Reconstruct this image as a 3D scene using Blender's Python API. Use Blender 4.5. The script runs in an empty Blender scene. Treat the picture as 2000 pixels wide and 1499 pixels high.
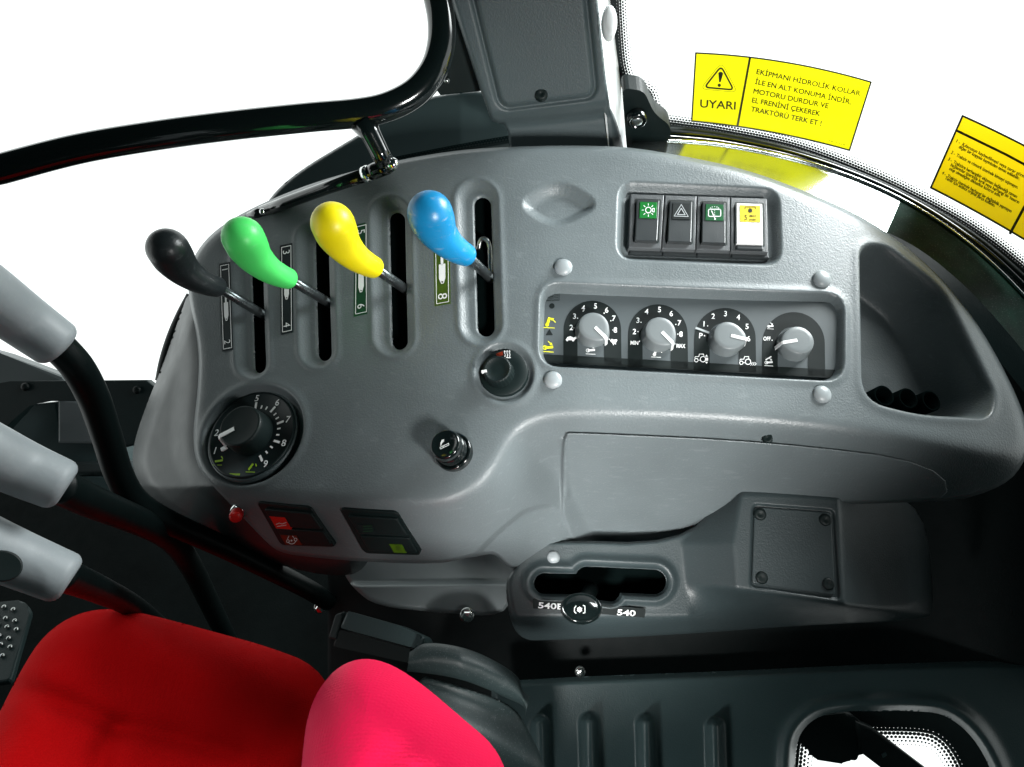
import bpy, bmesh, math, random
import numpy as np
from mathutils import Vector, Matrix

# ------------------------------------------------------------------ camera
FPX = 1333.33                      # focal length in photograph pixels (24 mm lens)
PITCH = math.radians(48)
CAM = np.array([0.0, 0.0, 1.25])
AX = np.array([1.0, 0.0, 0.0])
AY = np.array([0.0, math.sin(PITCH), math.cos(PITCH)])
AZ = np.array([0.0, -math.cos(PITCH), math.sin(PITCH)])
scene = bpy.context.scene
col = scene.collection
cd = bpy.data.cameras.new('camera'); cam = bpy.data.objects.new('camera', cd); col.objects.link(cam)
cd.sensor_width = 36; cd.lens = FPX * 36 / 2000; cd.clip_start = 0.01; cd.clip_end = 100
m = Matrix.Identity(4)
for i in range(3):
    m[i][0], m[i][1], m[i][2], m[i][3] = AX[i], AY[i], AZ[i], CAM[i]
cam.matrix_world = m
scene.camera = cam

# ------------------------------------------------------------------ light
world = bpy.data.worlds.new('World'); scene.world = world; world.use_nodes = True
bg = world.node_tree.nodes['Background']
bg.inputs[0].default_value = (0.45, 1.0, 1.0, 1); bg.inputs[1].default_value = 0.015
vs = scene.view_settings
vs.view_transform = 'Standard'; vs.look = 'None'; vs.exposure = 0.0; vs.gamma = 1.0; vs.use_curve_mapping = False
SKY_STRENGTH = 1.5
scene.cycles.max_bounces = 6; scene.cycles.diffuse_bounces = 2; scene.cycles.glossy_bounces = 3; scene.cycles.transparent_max_bounces = 8

def cam_to_world(x, y, z):
    return CAM + AX * x + AY * y + AZ * z

def area_lamp(name, pos, target, power, sx, sy, color, spread=180):
    ld = bpy.data.lights.new(name, 'AREA'); ld.shape = 'RECTANGLE'; ld.size = sx; ld.size_y = sy
    ld.energy = power; ld.color = color; ld.spread = math.radians(spread)
    o = bpy.data.objects.new(name, ld); col.objects.link(o)
    p = Vector(cam_to_world(*pos)); t = Vector(cam_to_world(*target))
    o.location = p
    o.rotation_euler = (t - p).to_track_quat('-Z', 'Y').to_euler()
    return o
area_lamp('key_lamp', (0.34, -0.22, 0.0), (0.09, 0.045, -0.58), 0.84, 0.12, 0.12, (1.0, 1.0, 0.98), 50)
area_lamp('window_lamp', (0.60, 0.62, -0.55), (0.20, 0.20, -0.62), 2.55, 0.45, 0.30, (0.95, 1.0, 1.0), 62)
area_lamp('low_lamp', (-0.10, -0.34, 0.04), (0.06, -0.19, -0.62), 0.44, 0.10, 0.10, (1.0, 1.0, 0.98), 32)
area_lamp('seat_fill', (-0.55, 0.22, -0.05), (-0.36, -0.36, -0.70), 0.11, 0.15, 0.15, (0.95, 1.0, 1.0), 34)  # added fill for seat and grips, no such lamp in the cab
area_lamp('rib_fill', (-0.22, -0.60, -0.30), (0.20, -0.47, -0.78), 0.14, 0.08, 0.08, (0.95, 1.0, 1.0), 60)  # added fill raking across the ribbed panel, without a real source

# ------------------------------------------------------------------ node materials
def new_mat(name):
    mt = bpy.data.materials.new(name); mt.use_nodes = True
    return mt, mt.node_tree, mt.node_tree.nodes, mt.node_tree.links, mt.node_tree.nodes['Principled BSDF']

def plastic(name, colr, rough=0.45, grain=0.0, grain_scale=700, var=0.10, spec=0.5, metallic=0.0, coat=0.0, weave=0, sheen=0.0, dust=0.0, scuff=0.0, vscale=9):
    mt, nt, N, L, P = new_mat(name)
    P.inputs['Roughness'].default_value = rough
    P.inputs['Metallic'].default_value = metallic
    P.inputs['Specular IOR Level'].default_value = spec
    P.inputs['Coat Weight'].default_value = coat
    P.inputs['Coat Roughness'].default_value = 0.05
    if sheen:
        P.inputs['Sheen Weight'].default_value = sheen
    tc = N.new('ShaderNodeTexCoord')
    n1 = N.new('ShaderNodeTexNoise'); n1.inputs['Scale'].default_value = vscale; n1.inputs['Detail'].default_value = 3
    L.new(tc.outputs['Object'], n1.inputs['Vector'])
    mr = N.new('ShaderNodeMapRange'); mr.inputs[1].default_value = 0.3; mr.inputs[2].default_value = 0.7
    mr.inputs[3].default_value = 1 - var; mr.inputs[4].default_value = 1 + var
    L.new(n1.outputs['Fac'], mr.inputs[0])
    mx = N.new('ShaderNodeVectorMath'); mx.operation = 'SCALE'
    mx.inputs[0].default_value = colr[:3]
    L.new(mr.outputs[0], mx.inputs['Scale'])
    out = mx.outputs[0]
    if dust > 0:
        v = N.new('ShaderNodeTexNoise'); v.inputs['Scale'].default_value = 900; v.inputs['Detail'].default_value = 0
        L.new(tc.outputs['Object'], v.inputs['Vector'])
        cr = N.new('ShaderNodeValToRGB'); cr.color_ramp.elements[0].position = 0.70; cr.color_ramp.elements[1].position = 0.76
        L.new(v.outputs['Fac'], cr.inputs[0])
        sc = N.new('ShaderNodeMath'); sc.operation = 'MULTIPLY'; sc.inputs[1].default_value = dust
        L.new(cr.outputs[0], sc.inputs[0])
        mc = N.new('ShaderNodeMix'); mc.data_type = 'RGBA'
        L.new(sc.outputs[0], mc.inputs[0]); L.new(out, mc.inputs[6]); mc.inputs[7].default_value = (0.35, 0.38, 0.38, 1)
        out = mc.outputs[2]
    if scuff > 0:
        mpn = N.new('ShaderNodeMapping'); mpn.inputs['Scale'].default_value = (60, 150, 260); mpn.inputs['Rotation'].default_value = (0.4, 0.7, 0.9)
        L.new(tc.outputs['Object'], mpn.inputs['Vector'])
        v = N.new('ShaderNodeTexNoise'); v.inputs['Scale'].default_value = 1.0; v.inputs['Detail'].default_value = 3
        L.new(mpn.outputs[0], v.inputs['Vector'])
        cr = N.new('ShaderNodeValToRGB'); cr.color_ramp.elements[0].position = 0.60; cr.color_ramp.elements[1].position = 0.80
        L.new(v.outputs['Fac'], cr.inputs[0])
        sc = N.new('ShaderNodeMath'); sc.operation = 'MULTIPLY'; sc.inputs[1].default_value = scuff
        L.new(cr.outputs[0], sc.inputs[0])
        mc = N.new('ShaderNodeMix'); mc.data_type = 'RGBA'
        L.new(sc.outputs[0], mc.inputs[0]); L.new(out, mc.inputs[6]); mc.inputs[7].default_value = (0.42, 0.46, 0.47, 1)
        out = mc.outputs[2]
    L.new(out, P.inputs['Base Color'])
    r2 = N.new('ShaderNodeMapRange'); r2.inputs[3].default_value = max(0.02, rough * 0.85); r2.inputs[4].default_value = min(1, rough * 1.18)
    n3 = N.new('ShaderNodeTexNoise'); n3.inputs['Scale'].default_value = 55; n3.inputs['Detail'].default_value = 2
    L.new(tc.outputs['Object'], n3.inputs['Vector']); L.new(n3.outputs['Fac'], r2.inputs[0]); L.new(r2.outputs[0], P.inputs['Roughness'])
    if grain > 0:
        bp = N.new('ShaderNodeBump'); bp.inputs['Strength'].default_value = grain; bp.inputs['Distance'].default_value = 0.0006
        if weave:
            w1 = N.new('ShaderNodeTexVoronoi'); w1.inputs['Scale'].default_value = weave; w1.inputs['Randomness'].default_value = 0.35
            L.new(tc.outputs['Object'], w1.inputs['Vector']); L.new(w1.outputs['Distance'], bp.inputs['Height'])
        else:
            v1 = N.new('ShaderNodeTexVoronoi'); v1.feature = 'SMOOTH_F1'; v1.inputs['Scale'].default_value = grain_scale
            v1.inputs['Smoothness'].default_value = 0.6
            n2 = N.new('ShaderNodeTexNoise'); n2.inputs['Scale'].default_value = grain_scale * 0.7; n2.inputs['Detail'].default_value = 1
            L.new(tc.outputs['Object'], n2.inputs['Vector']); L.new(tc.outputs['Object'], v1.inputs['Vector'])
            ad = N.new('ShaderNodeMath'); ad.operation = 'ADD'
            L.new(v1.outputs['Distance'], ad.inputs[0]); L.new(n2.outputs['Fac'], ad.inputs[1])
            L.new(ad.outputs[0], bp.inputs['Height'])
        L.new(bp.outputs[0], P.inputs['Normal'])
    return mt

def emission(name, c, s):
    mt, nt, N, L, P = new_mat(name)
    e = N.new('ShaderNodeEmission'); e.inputs[0].default_value = (*c, 1); e.inputs[1].default_value = s
    L.new(e.outputs[0], N['Material Output'].inputs[0])
    return mt

def translucent_print(name, c, amount=0.45, rough=0.3):
    mt, nt, N, L, P = new_mat(name)
    P.inputs['Base Color'].default_value = (*c, 1); P.inputs['Roughness'].default_value = rough
    t = N.new('ShaderNodeBsdfTranslucent'); t.inputs[0].default_value = (*c, 1)
    mx = N.new('ShaderNodeMixShader'); mx.inputs[0].default_value = amount
    L.new(P.outputs[0], mx.inputs[1]); L.new(t.outputs[0], mx.inputs[2])
    L.new(mx.outputs[0], N['Material Output'].inputs[0])
    return mt

def glass_mat(name, tint=(1, 1, 1)):
    mt, nt, N, L, P = new_mat(name)
    tr = N.new('ShaderNodeBsdfTransparent'); tr.inputs[0].default_value = (*tint, 1)
    gl = N.new('ShaderNodeBsdfGlossy'); gl.inputs['Roughness'].default_value = 0.02
    fr = N.new('ShaderNodeFresnel'); fr.inputs[0].default_value = 1.12
    mx = N.new('ShaderNodeMixShader')
    L.new(fr.outputs[0], mx.inputs[0]); L.new(tr.outputs[0], mx.inputs[1]); L.new(gl.outputs[0], mx.inputs[2])
    L.new(mx.outputs[0], N['Material Output'].inputs[0])
    return mt

def frit_mat(name, cell, c=(0.004, 0.008, 0.008), r0=0.62, r1=0.05, clear=(1, 1, 1)):
    """Printed dot matrix: UV u along, v across 0..1 (v=0 solid side); v2 in cells through second UV scale."""
    mt, nt, N, L, P = new_mat(name)
    P.inputs['Base Color'].default_value = (*c, 1); P.inputs['Roughness'].default_value = 0.35
    uv = N.new('ShaderNodeUVMap'); uv.uv_map = 'UVMap'
    sp = N.new('ShaderNodeSeparateXYZ'); L.new(uv.outputs[0], sp.inputs[0])
    def math_(op, a, b=None):
        n = N.new('ShaderNodeMath'); n.operation = op
        for k, q in enumerate((a, b)):
            if q is None: continue
            if isinstance(q, (int, float)): n.inputs[k].default_value = q
            else: L.new(q, n.inputs[k])
        return n.outputs[0]
    rows = cell
    v = math_('MULTIPLY', sp.outputs[1], rows)
    fl = math_('FLOOR', v)
    half = math_('MULTIPLY', math_('MODULO', fl, 2), 0.5)
    u = math_('FRACT', math_('ADD', sp.outputs[0], half))
    du = math_('SUBTRACT', u, 0.5); dv = math_('SUBTRACT', math_('FRACT', v), 0.5)
    dist = math_('SQRT', math_('ADD', math_('MULTIPLY', du, du), math_('MULTIPLY', dv, dv)))
    rad = math_('ADD', math_('MULTIPLY', math_('DIVIDE', fl, rows), r1 - r0), r0)
    inside = math_('LESS_THAN', dist, rad)
    tr = N.new('ShaderNodeBsdfTransparent'); tr.inputs[0].default_value = (*clear, 1)
    mx = N.new('ShaderNodeMixShader')
    L.new(inside, mx.inputs[0]); L.new(tr.outputs[0], mx.inputs[1]); L.new(P.outputs[0], mx.inputs[2])
    L.new(mx.outputs[0], N['Material Output'].inputs[0])
    return mt

M = {}
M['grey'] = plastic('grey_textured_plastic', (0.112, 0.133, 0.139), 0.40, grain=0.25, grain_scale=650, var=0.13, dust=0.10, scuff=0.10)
M['grey_smooth'] = plastic('grey_smooth_plastic', (0.165, 0.190, 0.196), 0.40, grain=0.05, var=0.06)
M['cap'] = plastic('grey_cap_plastic', (0.26, 0.29, 0.30), 0.35, var=0.04)
M['knob_grey'] = plastic('knob_grey_plastic', (0.145, 0.165, 0.170), 0.38, grain=0.05, var=0.05)
M['dark_grey'] = plastic('charcoal_plastic', (0.060, 0.098, 0.102), 0.36, grain=0.2, grain_scale=700, var=0.08, dust=0.05)
M['trim'] = plastic('slate_trim_plastic', (0.060, 0.082, 0.087), 0.48, grain=0.22, grain_scale=650, var=0.06, dust=0.05)
M['low_grey'] = plastic('lower_console_plastic', (0.031, 0.044, 0.047), 0.42, grain=0.2, grain_scale=700, var=0.08, dust=0.04)
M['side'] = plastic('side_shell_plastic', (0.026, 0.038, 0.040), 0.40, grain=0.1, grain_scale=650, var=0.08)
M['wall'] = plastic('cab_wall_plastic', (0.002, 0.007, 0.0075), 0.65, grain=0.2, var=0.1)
M['darker'] = plastic('deep_charcoal_plastic', (0.011, 0.026, 0.027), 0.5, grain=0.2, var=0.12)
M['rod'] = plastic('satin_black_rod', (0.003, 0.006, 0.006), 0.40, var=0.05, spec=0.10)
M['black'] = plastic('black_plastic', (0.004, 0.010, 0.010), 0.50, var=0.1, spec=0.3)
M['black_gloss'] = plastic('black_gloss_paint', (0.004, 0.007, 0.007), 0.14, coat=0.6, var=0.05)
M['rubber'] = plastic('black_rubber', (0.007, 0.016, 0.016), 0.5, grain=0.15, grain_scale=900, var=0.15, dust=0.04)
M['boot'] = plastic('grey_black_boot_rubber', (0.020, 0.034, 0.035), 0.5, grain=0.15, grain_scale=500, var=0.35, dust=0.15, scuff=0.08)
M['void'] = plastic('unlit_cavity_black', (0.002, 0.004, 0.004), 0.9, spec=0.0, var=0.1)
M['floor'] = plastic('black_floor_mat', (0.0035, 0.006, 0.006), 0.8, spec=0.08, grain=0.3, grain_scale=300, var=0.3)
M['steel'] = plastic('brushed_steel', (0.45, 0.47, 0.46), 0.28, metallic=1.0, var=0.15)
M['shaft'] = plastic('dark_steel_shaft', (0.12, 0.14, 0.145), 0.28, metallic=0.85, var=0.25)
M['chrome'] = plastic('chrome', (0.75, 0.77, 0.76), 0.12, metallic=1.0, var=0.05)
M['grip'] = plastic('pale_grey_grip', (0.28, 0.31, 0.325), 0.5, grain=0.10, grain_scale=300, var=0.16, dust=0.2, scuff=0.25)
M['k_black'] = plastic('black_knob_plastic', (0.016, 0.021, 0.023), 0.36, grain=0.12, grain_scale=400, var=0.25, scuff=0.10)
M['k_green'] = plastic('green_knob_plastic', (0.090, 0.84, 0.17), 0.40, var=0.06, scuff=0.12, grain=.06, grain_scale=260)
M['k_yellow'] = plastic('yellow_knob_plastic', (0.95, 0.80, 0.004), 0.40, var=0.05, scuff=0.06, grain=.06, grain_scale=260)
M['k_blue'] = plastic('blue_knob_plastic', (0.008, 0.235, 0.50), 0.34, var=0.18, scuff=0.45, grain=.06, grain_scale=260)
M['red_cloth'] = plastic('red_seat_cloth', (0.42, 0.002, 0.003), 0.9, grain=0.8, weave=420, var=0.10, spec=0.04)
M['overlit_red_cloth'] = plastic('overlit_red_seat_cloth', (0.74, 0.005, 0.062), 0.9, grain=0.6, weave=420, var=0.08, spec=0.08, sheen=0.05)  # the red seat cloth with its overexposed pink put into the colour
M['seat_side'] = plastic('navy_seat_cloth', (0.012, 0.013, 0.020), 0.85, grain=0.6, weave=420, var=0.1, spec=0.2)
M['red_button'] = plastic('red_button_plastic', (0.70, 0.012, 0.010), 0.35, var=0.05)
M['print_white'] = plastic('white_print', (0.80, 0.82, 0.82), 0.5, var=0.05)
M['print_grey'] = plastic('grey_print', (0.35, 0.38, 0.39), 0.5, var=0.05)
M['print_black'] = plastic('black_print', (0.006, 0.010, 0.010), 0.6, var=0.1, spec=0.2)
M['print_yellow'] = plastic('yellow_print', (0.72, 0.72, 0.01), 0.5, var=0.05)
M['print_lime'] = plastic('lime_print', (0.30, 0.50, 0.01), 0.5, var=0.08)
M['print_navy'] = plastic('dark_label_film', (0.007, 0.014, 0.015), 0.45, var=0.1, spec=0.3)
M['label_green'] = plastic('dark_green_label_film', (0.010, 0.05, 0.022), 0.35, var=0.15)
M['label_olive'] = plastic('olive_green_label_film', (0.045, 0.085, 0.008), 0.35, var=0.15)
M['plate'] = plastic('control_plate_film', (0.066, 0.080, 0.085), 0.42, grain=0.05, grain_scale=1200, var=0.05)
M['sw_green'] = plastic('green_switch_window', (0.004, 0.14, 0.02), 0.3, var=0.06)
M['sw_dgreen'] = plastic('deep_green_switch_window', (0.003, 0.08, 0.022), 0.3, var=0.06)
M['sw_yellow'] = plastic('yellow_switch_window', (0.80, 0.62, 0.01), 0.35, var=0.04)
M['sw_red'] = plastic('red_switch_window', (0.70, 0.015, 0.008), 0.35, var=0.06)
M['sw_rust'] = plastic('rust_switch_window', (0.16, 0.018, 0.006), 0.35, var=0.06)
M['sw_olive'] = plastic('olive_switch_window', (0.06, 0.13, 0.005), 0.35, var=0.06)
M['bezel'] = plastic('switch_bezel_plastic', (0.075, 0.082, 0.086), 0.32, grain=0.25, grain_scale=1500, var=0.15)
M['rocker'] = plastic('switch_rocker_plastic', (0.026, 0.031, 0.033), 0.30, grain=0.05, var=0.06)
M['rocker_white'] = plastic('white_rocker_plastic', (0.80, 0.81, 0.80), 0.35, var=0.03)
M['sticker'] = translucent_print('yellow_sticker_film', (0.96, 0.88, 0.004), 0.38)
M['sticker_dark'] = translucent_print('amber_sticker_film', (0.80, 0.56, 0.004), 0.38)
M['sticker_ink'] = plastic('sticker_black_ink', (0.006, 0.012, 0.006), 0.4)
M['glass'] = glass_mat('clear_window_glass')
M['tinted'] = plastic('dark_tinted_panel', (0.030, 0.046, 0.047), 0.34, var=0.08)
M['sill'] = plastic('polished_sill', (0.52, 0.57, 0.56), 0.20, metallic=1.0, var=0.02)
M['sticker_reflection'] = plastic('dark_green_reflection', (0.004, 0.022, 0.015), 0.65, var=0.5, vscale=40, dust=0.12, spec=0.08)  # dark reflection of the instruction sticker as a base colour
M['frit'] = frit_mat('window_dot_print', 5)
M['frit_dim'] = frit_mat('dim_window_dot_print', 3, clear=(0.12, 0.17, 0.17))
M['sky'] = emission('bright_white_daylight', (0.935, 1.0, 0.985), SKY_STRENGTH)

# ------------------------------------------------------------------ geometry helpers
def W(px, py, d):
    px = np.asarray(px, float); py = np.asarray(py, float); d = np.asarray(d, float)
    x = (px - 1000.0) / FPX * d; y = (749.5 - py) / FPX * d
    return CAM + x[..., None] * AX + y[..., None] * AY - d[..., None] * AZ

def sp(t, w): return w * np.logaddexp(0, t / w)
def sstep(a, b, x):
    t = np.clip((x - a) / (b - a), 0, 1); return t * t * (3 - 2 * t)

def console_depth(px, py):
    """Axis depth of the smooth console top face under a pixel."""
    px = np.asarray(px, float); py = np.asarray(py, float)
    d = np.full(np.broadcast(px, py).shape, 0.60)
    for _ in range(40):
        x = (px - 1000) / FPX * d; y = (749.5 - py) / FPX * d
        nd = 0.60 + 0.36 * y + 0.30 * sp(-0.04 - x, 0.03) + 0.35 * sp(x - 0.33, 0.04)
        d = 0.5 * d + 0.5 * nd
    return d

def normals_of(fn, px, py, e=2.0):
    a = fn(px + e, py) - fn(px - e, py); b = fn(px, py - e) - fn(px, py + e)
    n = np.cross(a, b); return n / np.linalg.norm(n, axis=-1, keepdims=True)

def S(px, py): return W(px, py, console_depth(px, py))
def SN(px, py): return normals_of(S, np.asarray(px, float), np.asarray(py, float))

class Plane:
    def __init__(s, p, n):
        s.p = np.asarray(p, float); s.n = np.asarray(n, float) / np.linalg.norm(n)
    def at(s, px, py, off=0.0):
        px = np.asarray(px, float); py = np.asarray(py, float)
        r = W(px, py, np.ones(np.broadcast(px, py).shape)) - CAM
        t = ((s.p + s.n * off - CAM) @ s.n) / (r @ s.n)
        return CAM + r * t[..., None]
    def frame(s, px, py, off=0.0):
        o = s.at(np.array(px), np.array(py), off)
        e1 = s.at(np.array(px + 5.), np.array(py), off) - o
        e1 = e1 / np.linalg.norm(e1); e2 = np.cross(s.n, e1)
        return o, e1, e2, s.n
    def mpp(s, px, py):
        o = s.at(np.array(px), np.array(py)); return float(-(o - CAM) @ AZ) / FPX

def plane_on(fn, px, py, off=0.0, e=25.0):
    px = np.array(float(px)); py = np.array(float(py))
    n = normals_of(fn, px, py, e)
    return Plane(fn(px, py) + n * off, n)
def plane3(a, b, c):
    A, B, C = (W(*q) for q in (a, b, c))
    n = np.cross(B - A, C - A)
    if n @ (CAM - A) < 0: n = -n
    return Plane(A, n)

class SurfConsole:
    def at(s, px, py, off=0.0):
        px = np.asarray(px, float); py = np.asarray(py, float)
        return S(px, py) + SN(px, py) * off
CONS = SurfConsole()
class SurfFn:
    def __init__(s, fn): s.fn = fn
    def at(s, px, py, off=0.0):
        px = np.asarray(px, float); py = np.asarray(py, float)
        p = s.fn(px, py); v = CAM - p
        return p + v / np.linalg.norm(v, axis=-1, keepdims=True) * off

def props(o, label=None, cat=None, group=None, kind=None):
    if label: o['label'] = label
    if cat: o['category'] = cat
    if group: o['group'] = group
    if kind: o['kind'] = kind
    return o

def thing(name, loc, label, cat, group=None):
    o = bpy.data.objects.new(name, None); col.objects.link(o); o.empty_display_size = 0.02
    o.location = Vector(loc); bpy.context.view_layer.update()
    return props(o, label, cat, group)

def wloc(o):
    v = np.array(o.location, float)
    if o.parent: v = v + wloc(o.parent)
    return v

def make(name, V, F, mat, parent=None, smooth=True, uv=None):
    V = np.asarray(V, float).reshape(-1, 3)
    me = bpy.data.meshes.new(name)
    org = V.mean(0)
    me.from_pydata((V - org).tolist(), [], F)
    if uv is not None:
        l = me.uv_layers.new(name='UVMap')
        idx = np.zeros(len(me.loops), int); me.loops.foreach_get('vertex_index', idx)
        l.data.foreach_set('uv', np.asarray(uv, float)[idx].ravel())
    me.materials.append(M[mat] if isinstance(mat, str) else mat)
    o = bpy.data.objects.new(name, me); col.objects.link(o)
    if parent:
        o.parent = parent; o.location = Vector(org - wloc(parent))
    else:
        o.location = Vector(org)
    if smooth: me.polygons.foreach_set('use_smooth', [True] * len(me.polygons))
    me.update()
    return o

def grid_mesh(name, P, mat, parent=None, keep=None, uv=None):
    """P: (H,W,3) grid of world points, row 0 at the top."""
    H, Wd = P.shape[:2]
    idx = np.arange(H * Wd).reshape(H, Wd)
    q = np.stack([idx[1:, :-1], idx[1:, 1:], idx[:-1, 1:], idx[:-1, :-1]], -1).reshape(-1, 4)
    if keep is not None:
        q = q[keep.ravel()[q].all(1)]
        used = np.unique(q); remap = np.zeros(H * Wd, int); remap[used] = np.arange(len(used))
        q = remap[q]; V = P.reshape(-1, 3)[used]
        if uv is not None: uv = uv.reshape(-1, 2)[used]
    else:
        V = P.reshape(-1, 3)
        if uv is not None: uv = uv.reshape(-1, 2)
    org = V.mean(0)
    me = bpy.data.meshes.new(name)
    me.vertices.add(len(V)); me.vertices.foreach_set('co', (V - org).ravel().astype(np.float32))
    me.loops.add(len(q) * 4); me.loops.foreach_set('vertex_index', q.ravel().astype(np.int32))
    me.polygons.add(len(q)); me.polygons.foreach_set('loop_start', np.arange(0, len(q) * 4, 4, dtype=np.int32))
    me.polygons.foreach_set('use_smooth', np.ones(len(q), bool))
    if uv is not None:
        l = me.uv_layers.new(name='UVMap'); l.data.foreach_set('uv', uv[q.ravel()].ravel().astype(np.float32))
    me.update(calc_edges=True); me.validate()
    me.materials.append(M[mat] if isinstance(mat, str) else mat)
    o = bpy.data.objects.new(name, me); col.objects.link(o)
    if parent: o.parent = parent; o.location = Vector(org - wloc(parent))
    else: o.location = Vector(org)
    return o

def sd_poly(PX, PY, pts):
    pts = np.asarray(pts, float); n = len(pts)
    d = np.full(PX.shape, 1e18); inside = np.zeros(PX.shape, bool)
    for i in range(n):
        a = pts[i]; b = pts[(i + 1) % n]
        e = b - a; wx = PX - a[0]; wy = PY - a[1]
        t = np.clip((wx * e[0] + wy * e[1]) / (e @ e + 1e-12), 0, 1)
        d = np.minimum(d, (wx - e[0] * t) ** 2 + (wy - e[1] * t) ** 2)
        c = ((a[1] > PY) != (b[1] > PY))
        if c.any():
            xi = a[0] + (PY - a[1]) * (b[0] - a[0]) / (b[1] - a[1] + 1e-12)
            inside ^= c & (PX < xi)
    d = np.sqrt(d)
    return np.where(inside, -d, d)

def sd_cap(PX, PY, a, b, r):
    e = (b[0] - a[0], b[1] - a[1]); wx = PX - a[0]; wy = PY - a[1]
    t = np.clip((wx * e[0] + wy * e[1]) / (e[0] ** 2 + e[1] ** 2 + 1e-9), 0, 1)
    return np.hypot(wx - e[0] * t, wy - e[1] * t) - r

def smooth_poly(pts, it=2):
    """Chaikin corner cutting of a closed polygon."""
    p = np.asarray(pts, float)
    for _ in range(it):
        q = np.roll(p, -1, 0)
        p = np.stack([0.75 * p + 0.25 * q, 0.25 * p + 0.75 * q], 1).reshape(-1, 2)
    return p

def round_poly(pts, r, seg=4):
    p = [np.array(q, float) for q in pts]; out = []
    n = len(p)
    for i in range(n):
        a, b, c = p[i - 1], p[i], p[(i + 1) % n]
        u = a - b; v = c - b; lu = np.linalg.norm(u); lv = np.linalg.norm(v)
        k = min(r, lu * 0.45, lv * 0.45)
        s = b + u / lu * k; e = b + v / lv * k
        for j in range(seg + 1):
            t = j / seg
            out.append((1 - t) ** 2 * s + 2 * t * (1 - t) * b + t * t * e)
    return np.array(out)

def catmull(pts, n=8):
    p = np.asarray(pts, float); p = np.vstack([2 * p[0] - p[1], p, 2 * p[-1] - p[-2]])
    out = []
    for i in range(1, len(p) - 2):
        for j in range(n):
            t = j / n; a, b, c, d = p[i - 1], p[i], p[i + 1], p[i + 2]
            out.append(0.5 * ((2 * b) + (c - a) * t + (2 * a - 5 * b + 4 * c - d) * t * t + (3 * b - a - 3 * c + d) * t ** 3))
    out.append(p[-2]); return np.array(out)

def blur(A, k):
    ker = np.ones(2 * k + 1) / (2 * k + 1)
    for ax in (0, 1):
        for _ in range(2):
            pad = [(0, 0), (0, 0)]; pad[ax] = (k, k)
            B = np.pad(A, pad, mode='edge')
            c = np.cumsum(np.insert(B, 0, 0, axis=ax), axis=ax)
            if ax == 0: A = (c[2 * k + 1:] - c[:-2 * k - 1]) / (2 * k + 1)
            else: A = (c[:, 2 * k + 1:] - c[:, :-2 * k - 1]) / (2 * k + 1)
    return A

def snapped(PX, PY, sdf):
    """Pull the grid points just outside an outline (sdf > 0) onto it, so that the cut edge is clean."""
    step = PX[0, 1] - PX[0, 0]; X, Y = PX.copy(), PY.copy()
    s0 = sdf(X, Y); gy, gx = np.gradient(s0, step); g = np.hypot(gx, gy) + 1e-9
    lim = step * 1.6; m_ = (s0 > 0) & (s0 < lim)
    X = np.where(m_, X - s0 * gx / g, X); Y = np.where(m_, Y - s0 * gy / g, Y)
    return X, Y, s0 < lim

def pxgrid(x0, x1, y0, y1, step):
    return np.meshgrid(np.arange(x0, x1 + step, step, dtype=float), np.arange(y0, y1 + step, step, dtype=float))

def tube(name, pts, rad, mat, parent=None, seg=20, cap=True, uvw=False):
    """Swept tube through world points with a radius per point."""
    P = np.asarray(pts, float); n = len(P); rad = np.broadcast_to(np.asarray(rad, float), (n,))
    T = np.gradient(P, axis=0); T /= np.linalg.norm(T, axis=1, keepdims=True) + 1e-12
    u = np.cross(T[0], AX if abs(T[0] @ AX) < 0.9 else AY); u /= np.linalg.norm(u)
    V = []; F = []
    for i in range(n):
        u = u - T[i] * (u @ T[i]); u /= np.linalg.norm(u); w = np.cross(T[i], u)
        for j in range(seg):
            a = 2 * math.pi * j / seg
            V.append(P[i] + rad[i] * (math.cos(a) * u + math.sin(a) * w))
    for i in range(n - 1):
        for j in range(seg):
            k = (j + 1) % seg
            F.append((i * seg + j, i * seg + k, (i + 1) * seg + k, (i + 1) * seg + j))
    if cap:
        F.append(tuple(range(seg))[::-1]); F.append(tuple(range((n - 1) * seg, n * seg)))
    return make(name, V, F, mat, parent)

def round_ended(pts, rad, k0=True, k1=True, steps=6):
    """Adds hemispherical ends to a tube path."""
    P = list(np.asarray(pts, float)); R = list(rad)
    def end(p, q, r):
        t = p - q; t = t / np.linalg.norm(t); a = []
        for i in range(1, steps + 1):
            an = i / steps * math.pi / 2
            a.append((p + t * r * math.sin(an), max(r * math.cos(an), r * 0.02)))
        return a
    if k1:
        for p, r in end(P[-1], P[-2], R[-1]): P.append(p); R.append(r)
    if k0:
        e = end(P[0], P[1], R[0]); P = [p for p, r in e[::-1]] + P; R = [r for p, r in e[::-1]] + R
    return np.array(P), np.array(R)

def lathe(name, prof, fr, mat, parent=None, seg=40, shape=None, smooth=True):
    """prof: list of (radius, height) in metres along frame normal; shape(angle)->radial factor."""
    o, e1, e2, n = fr; V = []; F = []
    for (r, z) in prof:
        for j in range(seg):
            a = 2 * math.pi * j / seg
            k = shape(a, z) if shape else 1.0
            V.append(o + e1 * r * k * math.cos(a) + e2 * r * k * math.sin(a) + n * z)
    for i in range(len(prof) - 1):
        for j in range(seg):
            k = (j + 1) % seg
            F.append((i * seg + j, i * seg + k, (i + 1) * seg + k, (i + 1) * seg + j))
    F.append(tuple(range((len(prof) - 1) * seg, len(prof) * seg)))
    ob = make(name, V, F, mat, parent, smooth)
    return ob

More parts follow.
